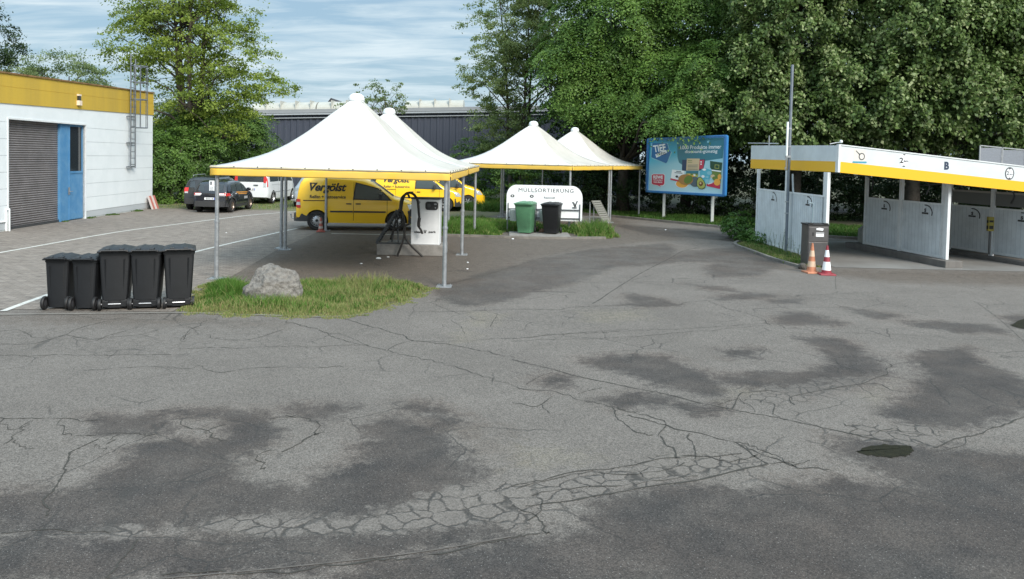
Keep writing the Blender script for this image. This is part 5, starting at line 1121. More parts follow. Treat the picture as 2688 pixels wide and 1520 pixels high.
def pm(name, c, r=.35): return mat('print_'+name, c, r)
def bgm():
    m = bpy.data.materials.new('print_sky'); m.use_nodes = True; t_ = m.node_tree; bs = t_.nodes['Principled BSDF']; bs.inputs['Roughness'].default_value = .35
    a = N(t_, 'ShaderNodeAttribute', attribute_name='tone'); r = N(t_, 'ShaderNodeValToRGB'); L(t_, a.outputs['Fac'], r.inputs[0]); e = r.color_ramp.elements
    e[0].color = (.48, .72, .78, 1); e[1].color = (.03, .30, .48, 1); k = e.new(.45); k.color = (.34, .64, .74, 1); k = e.new(.7); k.color = (.06, .46, .62, 1)
    L(t_, r.outputs[0], bs.inputs['Base Color']); return m
PM = [bgm(), pm('teal', (.035, .20, .27)), pm('blue', (.02, .15, .36)), pm('white', (.88, .92, .93)), pm('black', (.03, .035, .05)), pm('red', (.55, .04, .09)), pm('tan', (.66, .52, .32)), pm('orange', (.88, .42, .08)), pm('mango', (.42, .22, .08)),
      pm('green', (.14, .22, .05)), pm('avo', (.42, .45, .12)), pm('stone', (.16, .07, .03)), pm('avoskin', (.03, .06, .02)), pm('cyan', (.10, .45, .58)), pm('slate', (.10, .14, .17)), pm('dgreen', (.01, .07, .04)), pm('cyanlight', (.25, .55, .65)), pm('dblue', (.015, .05, .12))]
# (u,v) from the zoomed crop: quad (140,115)-(1245,130)-(1222,945)-(130,885)
def Q(x, y):
    yt = 118+(x-140)*.012; ybm = 885+(x-130)*.055; u = .04+.92*(x-135)/(1100); v = .945-.89*(y-yt)/(ybm-yt); return (u, v)
b = MB(); us = [.026+.948*i/16 for i in range(17)]; vs_ = [.036+.928*i/12 for i in range(13)]
b.grid(lambda u, v: BT(u, v, .03), us, vs_)
nb = len(b.f)
def pf(P, m, w=.034): b.flat([Q(x, y) for x, y in P], BT, m, w)
# lower layer shapes; each a little in front of the last so nothing shares a plane
pf([(560, 120), (1240, 130), (1228, 425), (980, 455), (740, 515), (650, 505), (600, 470), (575, 380)], 1, .033)
pf([(150, 380), (180, 400), (400, 490), (430, 470), (490, 310), (450, 270), (420, 160), (150, 150)], 16, .033)
pf([(160, 375), (400, 475), (420, 455), (475, 300), (440, 270), (410, 165), (170, 150)], 2, .036)
R1 = rad(10)
b.text('TIEF', BT, *Q(290, 235), .165, .125, 3, .040, bold=.03, rot=.16)
pf([(225, 330), (395, 265), (415, 310), (245, 385)], 3, .040); b.text('PREIS', BT, *Q(322, 326), .125, .055, 4, .044, bold=.01, rot=.14)
b.text('4.000 Produkte immer', BT, *Q(900, 245), .51, .066, 3, .040, bold=.01); b.text('discount-günstig', BT, *Q(920, 318), .39, .070, 3, .040, bold=.01)
for k, (x, y) in enumerate(((1018, 170),)): pf([(x-18, y-12), (x+20, y-18), (x+12, y+16), (x-10, y+14)], 16, .036)
pf([(172, 650), (200, 636), (370, 640), (392, 660), (392, 800), (370, 825), (320, 830), (345, 855), (270, 825), (200, 812), (172, 790)], 3, .036)
pf([(180, 655), (205, 643), (365, 647), (384, 665), (384, 798), (365, 816), (312, 822), (335, 848), (275, 818), (205, 806), (180, 785)], 5, .040)
b.text('REWE', BT, *Q(282, 692), .13, .060, 3, .044, bold=.03); b.text('Klingenberg', BT, *Q(282, 738), .125, .032, 3, .044, bold=.02); b.text('Dein Markt', BT, *Q(282, 768), .115, .030, 3, .044, bold=.02)
# groceries
b.flat(ellipse(*Q(655, 800), .085, .075), BT, 3, .035); b.flat(ellipse(*Q(655, 800), .075, .066), BT, 7, .038)
pf([(650, 430), (980, 430), (985, 470), (960, 600), (650, 600)], 17, .036); pf([(905, 440), (975, 440), (960, 570), (905, 580)], 5, .038); b.flat(ellipse(*Q(930, 470), .01, .012), BT, 3, .040); b.flat(ellipse(*Q(930, 505), .01, .012), BT, 3, .040)
pf([(720, 412), (908, 420), (902, 600), (715, 595)], 6, .040)
for y in (440, 465, 510, 530, 555, 580): pf([(735, y), (800 if y < 480 else 885, y+2), (800 if y < 480 else 885, y+9), (735, y+7)], 9 if y < 480 else 14, .043)
pf([(500, 575), (690, 600), (690, 700), (620, 760), (480, 720)], 3, .038); pf([(480, 710), (620, 745), (690, 700), (680, 770), (600, 765), (478, 735)], 5, .041); pf([(550, 680), (580, 665), (610, 700), (570, 705)], 4, .042); pf([(565, 600), (640, 608), (640, 620), (565, 612)], 14, .042); pf([(540, 620), (660, 632), (660, 642), (540, 630)], 14, .042)
pf([(715, 605), (895, 605), (890, 700), (715, 690)], 1, .042); pf([(720, 640), (890, 650), (890, 700), (720, 690)], 10, .044); 
for x, y, m_ in ((760, 660, 7), (800, 655, 9), (840, 668, 3), (870, 655, 9), (740, 675, 9), (820, 680, 7)): b.flat(ellipse(*Q(x, y), .016, .014, 10), BT, m_, .046)
b.flat(ellipse(*Q(850, 770), .065, .085), BT, 14, .046)
b.flat(ellipse(*Q(712, 735), .093, .092, rot=-.28), BT, 8, .049); b.flat(ellipse(*Q(752, 735), .05, .075, rot=-.35), BT, 9, .052)
pf([(945, 575), (1000, 568), (1082, 600), (1085, 650), (1060, 700), (1050, 800), (960, 800), (930, 690), (915, 620)], 13, .048); pf([(1000, 735), (1055, 735), (1048, 800), (995, 800)], 16, .050); b.flat(ellipse(*Q(980, 588), .022, .018), BT, 3, .051); b.flat(ellipse(*Q(965, 690), .02, .022), BT, 3, .051); pf([(1000, 690), (1045, 690), (1042, 712), (1000, 712)], 16, .051); b.flat(ellipse(*Q(1055, 640), .03, .03), BT, 16, .050)
AV = [(900, 700), (930, 695), (955, 720), (990, 770), (1010, 820), (1000, 865), (960, 885), (915, 875), (880, 830), (875, 760)]
pf(AV, 12, .053); pf([(905+(x-905)*.86+2, 790+(y-790)*.90) if False else (943+(x-943)*.88, 795+(y-795)*.90) for x, y in AV], 10, .056); b.flat(ellipse(*Q(940, 800), .026, .04), BT, 11, .059); b.flat(ellipse(*Q(935, 792), .012, .018), BT, 6, .061)
pf([(1055, 458), (1225, 490), (1218, 600), (1090, 600), (1060, 560)], 15, .040); pf([(1125, 515), (1185, 522), (1182, 580), (1122, 572)], 10, .042); pf([(1132, 523), (1178, 529), (1176, 572), (1130, 565)], 15, .044)
pf([(1085, 600), (1218, 600), (1212, 800), (1150, 790), (1075, 700)], 9, .043); b.flat(ellipse(*Q(1165, 780), .038, .055), BT, 7, .047); b.flat(ellipse(*Q(1195, 700), .022, .045), BT, 7, .047); b.flat(ellipse(*Q(1100, 690), .025, .03), BT, 6, .046); b.flat(ellipse(*Q(1120, 720), .02, .03), BT, 9, .047)
pf([(1020, 800), (1120, 780), (1210, 815), (1205, 880), (1020, 835)], 5, .045); pf([(1035, 800), (1100, 784), (1105, 793), (1040, 812)], 3, .049); pf([(1085, 590), (1215, 612), (1212, 630), (1085, 608)], 3, .046)
po = b.build('poster', PM, t)
tn = np.zeros(len(b.f)); k = 0
for j in range(12):
    for i in range(16): u, v = i/15, j/11; tn[k] = min(1, max(0, .10+.85*v*(1-.35*u)+.15*math.exp(-((u-.25)**2)*8)*v-.25*math.exp(-((u-.5)**2+(v-.3)**2)*10))); k += 1
vt = np.zeros(len(po.data.vertices)); 
for j in range(13):
    for i in range(17): u, v = i/16, j/12; vt[j*17+i] = min(1, max(0, .10+.85*v*(1-.35*u)+.15*math.exp(-((u-.25)**2)*8)*v-.25*math.exp(-((u-.5)**2+(v-.3)**2)*10)))
a = po.data.attributes.new('tone', 'FLOAT', 'POINT'); a.data.foreach_set('value', vt.astype(np.float32))

# ------------------------------------------------------------------ wash bays on the right
YF = 20.75
zl0, zl1 = at(2201, 452.4, YF).z, at(2205, 381.4, YF).z; zr0, zr1 = at(2688, 503, YF).z, at(2688, 438.6, YF).z; xl, xr = at(2201, 452, YF).x, at(2688, 503, YF).x
def zB(x): return zl0+(zr0-zl0)*(min(x, 16.5)-xl)/(xr-xl)
def zT(x): return zl1+(zr1-zl1)*(min(x, 16.5)-xl)/(xr-xl)
BO = Vector((xl, YF, 0)); bay = thing('wash_bay_building', 'open fronted white car wash bays with a white and yellow roof band marked B', 'car wash', BO)
FW = mat('fascia_white', (.66, .71, .73), .5, var=.15, vscale=1.5); FY = mat('fascia_yellow', (.83, .46, .015), .45)
def hexa(b, p, m=0): b.add([Vector(q)-BO for q in p], [(3, 2, 1, 0), (4, 5, 6, 7), (0, 1, 5, 4), (1, 2, 6, 5), (2, 3, 7, 6), (3, 0, 4, 7)], m)
xs2 = [xl, 12.2, 12.215, 16.5, 22]; SPL = .40
b = MB()
for i in range(len(xs2)-1):
    a, c = xs2[i], xs2[i+1]; y1_ = YF+.12
    for f0, f1, m_, pr in ((0, SPL, 1, .0), (SPL, 1, 0, .0)):
        za_ = zB(a)+(zT(a)-zB(a))*f0; zb_ = zB(c)+(zT(c)-zB(c))*f0; zc_ = zB(c)+(zT(c)-zB(c))*f1; zd_ = zB(a)+(zT(a)-zB(a))*f1
        hexa(b, [(a, YF, za_), (c, YF, zb_), (c, y1_, zb_), (a, y1_, za_), (a, YF, zd_), (c, YF, zc_), (c, y1_, zc_), (a, y1_, zd_)], m_)
b.build('roof_fascia', [FW, FY], bay)
YB = 27.9; xbk = at(1971, 410, YB).x; zk0, zk1 = at(1970.4, 441.7, YB).z, at(1971, 382, YB).z
b = MB()
for f0, f1, m_ in ((0, .40, 1), (.40, 1, 0)):
    A0 = zl0+(zl1-zl0)*f0; A1 = zl0+(zl1-zl0)*f1; B0 = zk0+(zk1-zk0)*f0; B1 = zk0+(zk1-zk0)*f1
    hexa(b, [(xl, YF+.12, A0), (xl+.1, YF+.12, A0), (xbk+.1, YB, B0), (xbk, YB, B0), (xl, YF+.12, A1), (xl+.1, YF+.12, A1), (xbk+.1, YB, B1), (xbk, YB, B1)], m_)
b.build('side_fascia', [FW, FY], bay)
b = MB()
for x in (xl,): hexa(b, [(x-.03, YF-.03, zB(x)), (x+.03, YF-.03, zB(x)), (x+.03, YF+.15, zB(x)), (x-.03, YF+.15, zB(x)), (x-.03, YF-.03, zT(x)+.02), (x+.03, YF-.03, zT(x)+.02), (x+.03, YF+.15, zT(x)+.02), (x-.03, YF+.15, zT(x)+.02)])
hexa(b, [(xl, YF-.02, zT(xl)), (16.5, YF-.02, zT(16.5)), (16.5, YF+.14, zT(16.5)), (xl, YF+.14, zT(xl)), (xl, YF-.02, zT(xl)+.03), (16.5, YF-.02, zT(16.5)+.03), (16.5, YF+.14, zT(16.5)+.03), (xl, YF+.14, zT(xl)+.03)])
b.build('corner_trim', WHITE, bay)
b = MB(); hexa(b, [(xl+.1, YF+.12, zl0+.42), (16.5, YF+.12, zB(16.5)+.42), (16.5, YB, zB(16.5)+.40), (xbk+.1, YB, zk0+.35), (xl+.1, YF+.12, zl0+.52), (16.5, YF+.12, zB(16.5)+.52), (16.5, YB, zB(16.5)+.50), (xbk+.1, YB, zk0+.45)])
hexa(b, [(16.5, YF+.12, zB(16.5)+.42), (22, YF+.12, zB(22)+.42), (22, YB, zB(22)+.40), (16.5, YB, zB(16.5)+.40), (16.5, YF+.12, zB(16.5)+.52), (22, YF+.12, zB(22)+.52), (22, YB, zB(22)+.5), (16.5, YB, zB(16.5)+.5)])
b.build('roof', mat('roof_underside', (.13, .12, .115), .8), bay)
b = MB()
bb = MB()
for xa, xb, y0_, y1_ in ((9.2, 11.6, 22.6, 24.6), (10.2, 11.9, 23.8, 21.9), (12.4, 14.3, 22.8, 24.2), (12.8, 14.6, 23.9, 22.3)):
    bb.tube(smooth_path([(xa-BO.x, y0_-BO.y, zB(xa)-.06), ((xa+xb)/2-BO.x, (y0_+y1_)/2-BO.y, zB((xa+xb)/2)+.10), (xb-BO.x, y1_-BO.y, zB(xb)+.02), (xb-BO.x+.02, y1_-BO.y, zB(xb)-.35)], 5), .022, n=6)
bb.build('boom_pipe', DSTEEL, bay, smooth=True)
for y in (22.2, 23.6, 25.0, 26.4): b.add([Vector(q)-BO for q in [(xl+.12, y, zl0+.30), (16.5, y, zB(16.5)+.30), (16.5, y+.08, zB(16.5)+.30), (xl+.12, y+.08, zl0+.30), (xl+.12, y, zl0+.42), (16.5, y, zB(16.5)+.42), (16.5, y+.08, zB(16.5)+.42), (xl+.12, y+.08, zl0+.42)]], [(3, 2, 1, 0), (4, 5, 6, 7), (0, 1, 5, 4), (1, 2, 6, 5), (2, 3, 7, 6), (3, 0, 4, 7)])
b.build('roof_beams', mat('brown_steel', (.12, .10, .09), .6), bay)
def mark(b, T, u, v, s_):
    P = [(u+s_*.55*math.cos(rad(a))-.1*s_, v+s_*.42*math.sin(rad(a))) for a in range(100, -25, -12)]; P2 = [(u+s_*.50*math.cos(rad(a))-.1*s_, v+s_*.385*math.sin(rad(a))) for a in range(-20, 101, 12)]
    for i in range(len(P)-1):
        q0, q1 = P[i], P[i+1]; k = (.93, .93); c_ = (u-.1*s_, v); f = lambda q, r_: (c_[0]+(q[0]-c_[0])*r_, c_[1]+(q[1]-c_[1])*r_); r0 = .93-.0*i; b.flat([q0, q1, f(q1, .84), f(q0, .88)], T, 0, .004)
    b.text('S', T, u-.12*s_, v+.12*s_, .15*s_, .19*s_, 0, .004, bold=.06); b.text('ııııııııı', T, u-.12*s_, v-.04*s_, .50*s_, .09*s_, 0, .004, bold=.06)
def bay_wall(P0_, P1_, kerb_h, z0_, z1_, upper=False, first=False):
    a, c = Vector((*P0_, 0)), Vector((*P1_, 0)); d = (c-a).normalized(); Ln = (c-a).length; nrm = Vector((d.y, -d.x, 0)); nrm = nrm if nrm.x < 0 else -nrm
    T = lambda u, v, w_: a+d*u+nrm*(.02+w_)+Vector((0, 0, v))-BO
    def pbox(b, u0, u1, o0, o1, z0, z1, m=0): 
        b.add([T(u, z, o) for z in (z0, z1) for u, o in ((u0, o0), (u1, o0), (u1, o1), (u0, o1))], [(3, 2, 1, 0), (4, 5, 6, 7), (0, 1, 5, 4), (1, 2, 6, 5), (2, 3, 7, 6), (3, 0, 4, 7)], m)
    mid = Ln*.47
    for u, wdt in ((0.06, .10), (mid, .12), (Ln-.06, .13)):
        b = MB(); p = a+d*u; zz = zB(p.x)+.30 if not first else zl0+(zk0-zl0)*(1-u/Ln)*.7-.01
        pbox(b, u-wdt/2, u+wdt/2, -.08, .01, kerb_h, zz); 
        if u > 1 and wdt > .125: pbox(b, u-wdt*1.9, u-wdt*.9, -.08, -.02, kerb_h, zz)
        b.build('post', WHITE, bay, bevel=.006)
    for u0, u1 in ((.14, mid-.09), (mid+.09, Ln-.16)):
        b = MB(); pbox(b, u0, u1, -.05, -.02, z0_, z1_); pbox(b, u0, u1, -.055, -.01, z1_-.03, z1_+.02, 1); pbox(b, u0, u1, -.055, -.01, z0_-.02, z0_+.05, 1); pbox(b, u0-.01, u0+.025, -.055, -.012, z0_, z1_, 1); pbox(b, u1-.025, u1+.01, -.055, -.012, z0_, z1_, 1)
        n_ = int((u1-u0)/.14)
        for k in range(1, n_): pbox(b, u0+k*(u1-u0)/n_-.004, u0+k*(u1-u0)/n_+.004, -.02, -.0175, z0_+.05, z1_-.03, 2)
        pa = b.build('wall_panel', [PANEL, WHITE, mat('panel_joint', (.40, .44, .47), .6)], bay)
        b = MB(); mark(b, lambda u, v, w_: T(u, v, w_-.02), u0+(u1-u0)*.60, z1_-.28, .55); b.build('logo', INK, pa)
        if upper:
            b = MB(); pbox(b, u0, u1, -.05, -.02, z1_+.08, z1_+.46); pbox(b, u0, u1, -.055, -.01, z1_+.44, z1_+.50, 1); b.build('upper_panel', [mat('grey_screen', (.14, .15, .15), .5), mat('cream_strip', (.35, .33, .30), .6)], bay)
    if kerb_h > .05:
        b = MB(); pbox(b, -.6, Ln+.30, -.28, .24, 0, kerb_h); b.build('kerb_plinth', mat('dirty_concrete', (.16, .15, .14), .9, var=.5, vscale=4, col2=(.07, .065, .06), streak=True), bay, bevel=.015)
bay_wall((8.47, 26.3), (8.68, 20.92), .0, .10, 1.88, first=True)
bay_wall((11.55, 24.9), (12.12, 21.1), .19, .22, 1.72)
bay_wall((14.12, 24.6), (14.95, 21.1), .12, .20, 1.56, upper=True)
bay_wall((17.4, 24.6), (18.2, 21.1), .12, .20, 1.50, upper=True)
FTT = lambda u, v, w_: (u-xl, -w_-.003, v)
def fx(px, py): p = at(px, py, YF); return p.x, p.z
b = MB()
x0, z1 = fx(2242, 391); x1, z0 = fx(2272, 424); b.flat([(x0, z0), (x1, z0-.02), (x1, z1-.02), (x0, z1)], FTT, 1, .0); xc, zc = fx(2262, 411); b.flat(ellipse(xc, zc, .085, .10), FTT, 0, .003); b.flat(ellipse(xc, zc, .058, .07), FTT, 1, .005)
b.flat([(x0+.04, z1-.05), (x0+.06, z1-.04), (x0+.17, z1-.14), (x0+.15, z1-.16)], FTT, 3, .003); b.flat(rrect(x0-.03, z0-.045, x1+.03, z0+.0, .02), FTT, 2, .004)
b.build('sign_plate', [INKG, mat('cream_sign', (.70, .66, .60), .5), mat('teal_strip', (.05, .30, .42), .5), INKG], bay)
b = MB(); xc, zc = fx(2373, 421); b.flat(ellipse(xc, zc, .12, .17), FTT, 1, .001); b.text('2', FTT, xc-.07, zc, .09, .15, 0, .004, bold=.03); b.text(',6m', FTT, xc+.045, zc-.02, .13, .08, 0, .004, bold=.02)
b.flat([(xc-.04, zc+.17), (xc+.04, zc+.17), (xc, zc+.13)], FTT, 0, .004); b.flat([(xc-.04, zc-.17), (xc, zc-.13), (xc+.04, zc-.17)], FTT, 0, .004)
b.build('height_sign', [INK, PAPER], bay)
b = MB(); xc, zc = fx(2485, 435); b.text('B', FTT, xc, zc, .13, .22, 0, .002, bold=.05); b.build('bay_letter', mat('navy_ink', (.02, .04, .08), .5), bay)
b = MB(); xc, zc = fx(2650, 455.5); b.flat(ellipse(xc, zc, .125, .175), FTT, 0, .001); b.flat(ellipse(xc, zc, .095, .145), FTT, 1, .003); b.text('2', FTT, xc-.05, zc+.01, .06, .11, 0, .006, bold=.03); b.text(',6m', FTT, xc+.035, zc-.02, .09, .05, 0, .006, bold=.02)
b.flat([(xc-.04, zc+.145), (xc+.04, zc+.145), (xc, zc+.10)], FTT, 0, .006); b.flat([(xc-.04, zc-.145), (xc, zc-.10), (xc+.04, zc-.145)], FTT, 0, .006); b.build('height_sign', [INKG, PAPER], bay)
# bay floor and small lamp on the corner
flatpoly('wash_bay_floor', [(8.75, 20.4), (19, 20.4), (19, 27.6), (9.6, 27.6), (8.75, 25)], .006, mat('wet_concrete', (.24, .235, .225), .55, var=.6, vscale=.8, col2=(.13, .12, .11)))
t = thing('corner_lamp', 'small white lamp on a bracket at the roof corner of the wash bays', 'lamp', at(2206, 372, YF+.1)); b = MB(); b.lathe([(.001, -.04), (.04, -.02), (.045, .01), (.03, .04), (.001, .05)], (0.02, 0, .0), n=14, cap=False); b.build('shade', WHITE, t, smooth=True); b = MB(); b.tube([(-.28, .02, -.07), (-.1, .02, -.03), (0, 0, -.02)], .015, n=6); b.build('bracket', STEEL, t)
t = thing('roof_rail', 'thin grey rail with short post at the back left roof edge of the bays', 'rail', at(1990, 378, 27.2)); b = MB(); b.tube([(-.35, 0, .02), (.3, -1.2, 0)], .02, n=6); b.tube([(.12, -.8, -.1), (.12, -.8, .28)], .02, n=6); b.build('tube', STEEL, t)
# mesh screen on the roof
SY = 22.6; t = thing('roof_screen', 'grey mesh screen panels standing on the wash bay roof at the right edge', 'screen', (at(2573, 382, SY).x, SY, zB(14)+.5)); o0 = t.location.copy()
for k, (xa_, xb_) in enumerate(((2573, 2630), (2632, 2690), (2692, 2750))):
    p0, p1 = at(xa_, 382+(xa_-2573)*.10, SY)-o0, at(xb_, 382+(xb_-2573)*.10, SY)-o0; b = MB(); zb0 = -.1
    b.beam((p0.x, 0, p0.z), (p1.x, 0, p1.z), .03, .03); b.beam((p0.x, 0, zb0), (p0.x, 0, p0.z), .03, .03); b.beam((p1.x, 0, zb0), (p1.x, 0, p1.z), .03, .03); f_ = b.build('panel_frame', STEEL, t)
    b = MB(); n_ = 26
    for i in range(1, n_): x = p0.x+(p1.x-p0.x)*i/n_; b.bx(x-.008, x+.008, -.004, .004, zb0, min(p0.z, p1.z)-.012)
    for i in range(18): z = zb0+(min(p0.z, p1.z)-zb0)*i/18; b.bx(p0.x+.015, p1.x-.015, .005, .012, z, z+.018)
    b.build('mesh', mat('mesh_grey', (.30, .32, .36), .5), t)
for px, py, Yb, s_, lb in ((2268, 636, 25.3, 1.0, 'pale hose box at the far end of the first bay wall island'), (2504, 655, 24.9, 1.05, 'pale hose box at the far end of the second bay wall island')):
    p = at(px, py, Yb); t = thing('hose_box', lb, 'hose box', (p.x, p.y, .15), -.1, 'hose boxes on the bay islands', s_)
    b = MB(); b.box((0, 0, .26), (.26, .5, .50), 0); b.lathe([(.15, -.1), (.15, .1)], (0, 0, .46), n=16, axis='Y'); b.build('housing', mat('pale_grey_box', (.28, .29, .27), .6, var=.3), t, bevel=.02)
    b = MB(); b.tube(smooth_path([(.13, -.1, .45), (.22, -.12, .3), (.22, -.12, .1), (.15, -.1, .05)], 4), .02, n=6); b.tube([(.14, .1, .4), (.14, .1, 2.1)], .02, n=6); b.build('hose', BLACK, t)
p = at(2607, 596, 22.6); t = thing('payment_unit', 'narrow yellow control unit fixed to the middle post of the second bay wall', 'control unit', (p.x-.12, 22.55, .9)); b = MB(); b.bx(-.08, .08, -.05, .05, 0, .42); b.bx(-.06, .06, -.055, -.05, .06, .16, 1); b.bx(-.06, .06, -.055, -.05, .26, .32, 1); b.bx(-.085, -.08, -.04, .04, .06, .16, 1); b.bx(-.085, -.08, -.04, .04, .24, .32, 1); b.build('unit', [mat('olive_yellow', (.30, .25, .04), .6), INK], t)
b = MB(); b.tube([(0, 0, 0), (0, 0, -.7)], .03, n=6); b.build('conduit', DSTEEL, t)
# tall pole with tube lamp
pb = at(2063, 655, 23.3); t = thing('lamp_pole', 'tall thin steel pole with a white tube lamp before the first bay wall', 'lamp post', (pb.x, 23.3, 0))
zt_ = at(2075, 170, 23.3).z; b = MB(); b.tube([(0, 0, 0), (0, 0, zt_)], .043, n=10); b.build('pole', mat('blue_grey_pole', (.21, .24, .28), .5, .3, var=.3, vscale=3), t, smooth=True, auto=40)
z0, z1 = at(2065, 411, 23.3).z, at(2066, 320, 23.3).z; b = MB(); b.tube([(-.095, -.04, z0), (-.095, -.04, z1)], .032, n=10); b.build('lamp_tube', mat('lamp_white', (.85, .9, .86), .4), t, smooth=True, auto=40)
b = MB(); b.box((-.05, -.05, z0-.0), (.16, .06, .06)); b.tube([(-.095, -.04, z0-.03), (-.095, -.04, z0-.36)], .022, n=8); b.box((-.11, -.04, z0-.36), (.05, .05, .08)); 
for z in (z1-.2, z0+.3, 1.6, 1.25): b.lathe([(.05, z-.02), (.05, z+.02)], n=10); b.box((-.045, -.02, z), (.09, .02, .02))
b.build('bracket', STEEL, t)
p = g(2083, 640); b = MB(); b.tube([(.16, 0, .0), (.16, 0, 1.9), (.16, .1, 2.45)], .03, n=6); b.build('conduit', mat('pale_conduit', (.45, .5, .52), .5), t)
# grey refuse cabinet with pipe
MYY = 20.25; q0, q1 = at(2122, 600, MYY), at(2176, 600, MYY); zt_ = at(2150, 588, MYY).z
t = thing('refuse_cabinet', 'tall grey metal cabinet with stickers behind the two traffic cones', 'cabinet', ((q0.x+q1.x)/2, MYY, .01)); hw_ = (q1.x-q0.x)/2
GM = mat('gunmetal', (.13, .125, .125), .4, .5, var=.25, vscale=4)
b = MB(); b.bx(-hw_, hw_, 0, .48, .03, zt_-.05); b.build('cabinet', GM, t, bevel=.012)
b = MB(); b.bx(-hw_+.02, hw_-.02, -.012, 0, .05, zt_-.50); b.bx(-hw_+.02, hw_-.02, -.012, 0, zt_-.48, zt_-.10); b.build('door', GM, t, bevel=.004)
b = MB(); b.bx(-hw_-.02, hw_+.02, -.02, .5, zt_-.05, zt_-.015); b.bx(-hw_+.02, -hw_+.12, -.03, .1, zt_-.015, zt_+.015); b.bx(hw_-.14, hw_-.03, -.03, .1, zt_-.015, zt_+.015); b.build('lid', BLACK, t, bevel=.006)
b = MB(); T_ = lambda u, v, w_: (u, -.0125-w_, v); b.flat([(-.06, zt_-.17), (.11, zt_-.19), (.13, zt_-.13), (.03, zt_-.11), (-.07, zt_-.13)], T_, 0, .001); b.flat([(-.07, zt_-.35), (.14, zt_-.35), (.14, zt_-.24), (-.07, zt_-.24)], T_, 0, .001); b.text('ıııııııı', T_, .035, zt_-.262, .19, .02, 1, .003, bold=.03)
b.flat([(-.17, zt_-.33), (-.13, zt_-.33), (-.13, zt_-.24), (-.17, zt_-.24)], T_, 1, .001); b.build('sticker', [PAPER, INK], t)
b = MB(); px_ = at(2137, 560, MYY).x-t.location.x; zz = at(2138, 535, MYY).z-.01; b.tube([(px_, .1, zt_-.03), (px_, .1, zz), (px_-.02, .1, zz+.01), (px_-.10, .1, zz+.01)], .017, n=8); b.build('pipe', mat('teal_grey_pipe', (.20, .27, .30), .5), t)
me = rock_mesh(.12, .16, .11, 9, 2); me.materials.append(mat('dark_stone', (.09, .08, .07), .9, var=.5, vscale=9, bump=.5)); o = bpy.data.objects.new('stone', me); COL.objects.link(o); p = g(2106, 706); o.location = (p.x, p.y, .07); tag(o, 'dark stone block lying left of the orange cone', 'stone')
# damp hollows
for P, nm in ((c2([(1725, 775), (1790, 752), (1900, 745), (2000, 752), (2015, 775), (1990, 798), (1900, 806), (1800, 800)]), 'puddle'), (c2([(2500, 140), (2575, 110), (2660, 120), (2660, 160), (2560, 158)]), 'puddle')):
    q = smooth_path([Vector((*g(x, y)[:2], 0)) for x, y in P+P[:1]], 5)[:-1]; rr = random.Random(5); flatpoly(nm, [(v.x+rr.gauss(0, .006), v.y+rr.gauss(0, .015)) for v in q], .0048, mat('mossy_damp', (.012, .012, .006), .75, var=.6, vscale=14, col2=(.030, .028, .014), bump=.5, bscale=80, spec=.15))
# litter
rr = random.Random(8)
for i, (px, py, s_, lb) in enumerate(((994, 680, .13, 'crumpled white paper beside the vacuum plinth'), (1019, 676, .07, 'small white scrap behind the crumpled paper'), (948, 693, .06, 'small white pebble in front of the vacuum plinth'), (1228, 690, .06, 'white scrap right of the front canopy, near the double base plate'), (1227, 707, .05, 'lowest white scrap on the asphalt between canopy and roadway'), (594, 612, .05, 'white scrap on the paving behind the left canopy post'), (1346, 628, .08, 'white scrap in front of the waste sorting slab'), (1747, 604, .07, 'white scrap on the roadway in front of the billboard'))):
    me = rock_mesh(s_*.6, s_*.5, s_*.25, 20+i, 2, .5); me.materials.append(PAPER); o = bpy.data.objects.new('litter', me); COL.objects.link(o); p = g(px, py); o.location = (p.x, p.y, s_*.12+.005); o.rotation_euler = (0, 0, rr.random()*3); tag(o, lb, 'litter', 'white litter on the ground')

# ------------------------------------------------------------------ trees
BARK = mat('bark', (.085, .070, .055), .9, var=.5, vscale=6, bump=.6, bscale=18)
def leafmat(name, dark, mid, light, tr=.3):
    m = bpy.data.materials.new(name); m.use_nodes = True; t = m.node_tree; b = t.nodes['Principled BSDF']
    a = N(t, 'ShaderNodeAttribute', attribute_name='tone'); r = N(t, 'ShaderNodeValToRGB'); L(t, a.outputs['Fac'], r.inputs[0]); e = r.color_ramp.elements
    e[0].color = (*dark, 1); e[1].color = (*light, 1); k = e.new(.5); k.color = (*mid, 1)
    L(t, r.outputs[0], b.inputs['Base Color']); b.inputs['Roughness'].default_value = .5; b.inputs['Specular IOR Level'].default_value = .35
    t_ = N(t, 'ShaderNodeBsdfTranslucent'); L(t, r.outputs[0], t_.inputs['Color']); ms = N(t, 'ShaderNodeMixShader'); ms.inputs[0].default_value = tr
    L(t, b.outputs[0], ms.inputs[1]); L(t, t_.outputs[0], ms.inputs[2]); L(t, ms.outputs[0], t.nodes['Material Output'].inputs[0]); return m
LM = dict(ash=leafmat('ash_leaves', (.11, .165, .03), (.235, .32, .05), (.36, .44, .10), .5),
          acacia=leafmat('acacia_leaves', (.14, .20, .07), (.25, .33, .12), (.38, .45, .20), .5),
          horn=leafmat('hornbeam_leaves', (.055, .120, .024), (.125, .230, .046), (.22, .35, .08), .42),
          lime=leafmat('lime_leaves', (.060, .105, .028), (.145, .225, .062), (.38, .45, .22), .38),
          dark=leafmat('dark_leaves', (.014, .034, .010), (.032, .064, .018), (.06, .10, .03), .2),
          bush=leafmat('bush_leaves', (.045, .095, .018), (.09, .175, .032), (.17, .28, .06)),
          pale=leafmat('pale_leaves', (.10, .15, .055), (.19, .26, .10), (.31, .38, .18), .5),
          nettle=leafmat('nettle_leaves', (.035, .085, .014), (.075, .165, .028), (.13, .24, .05)))
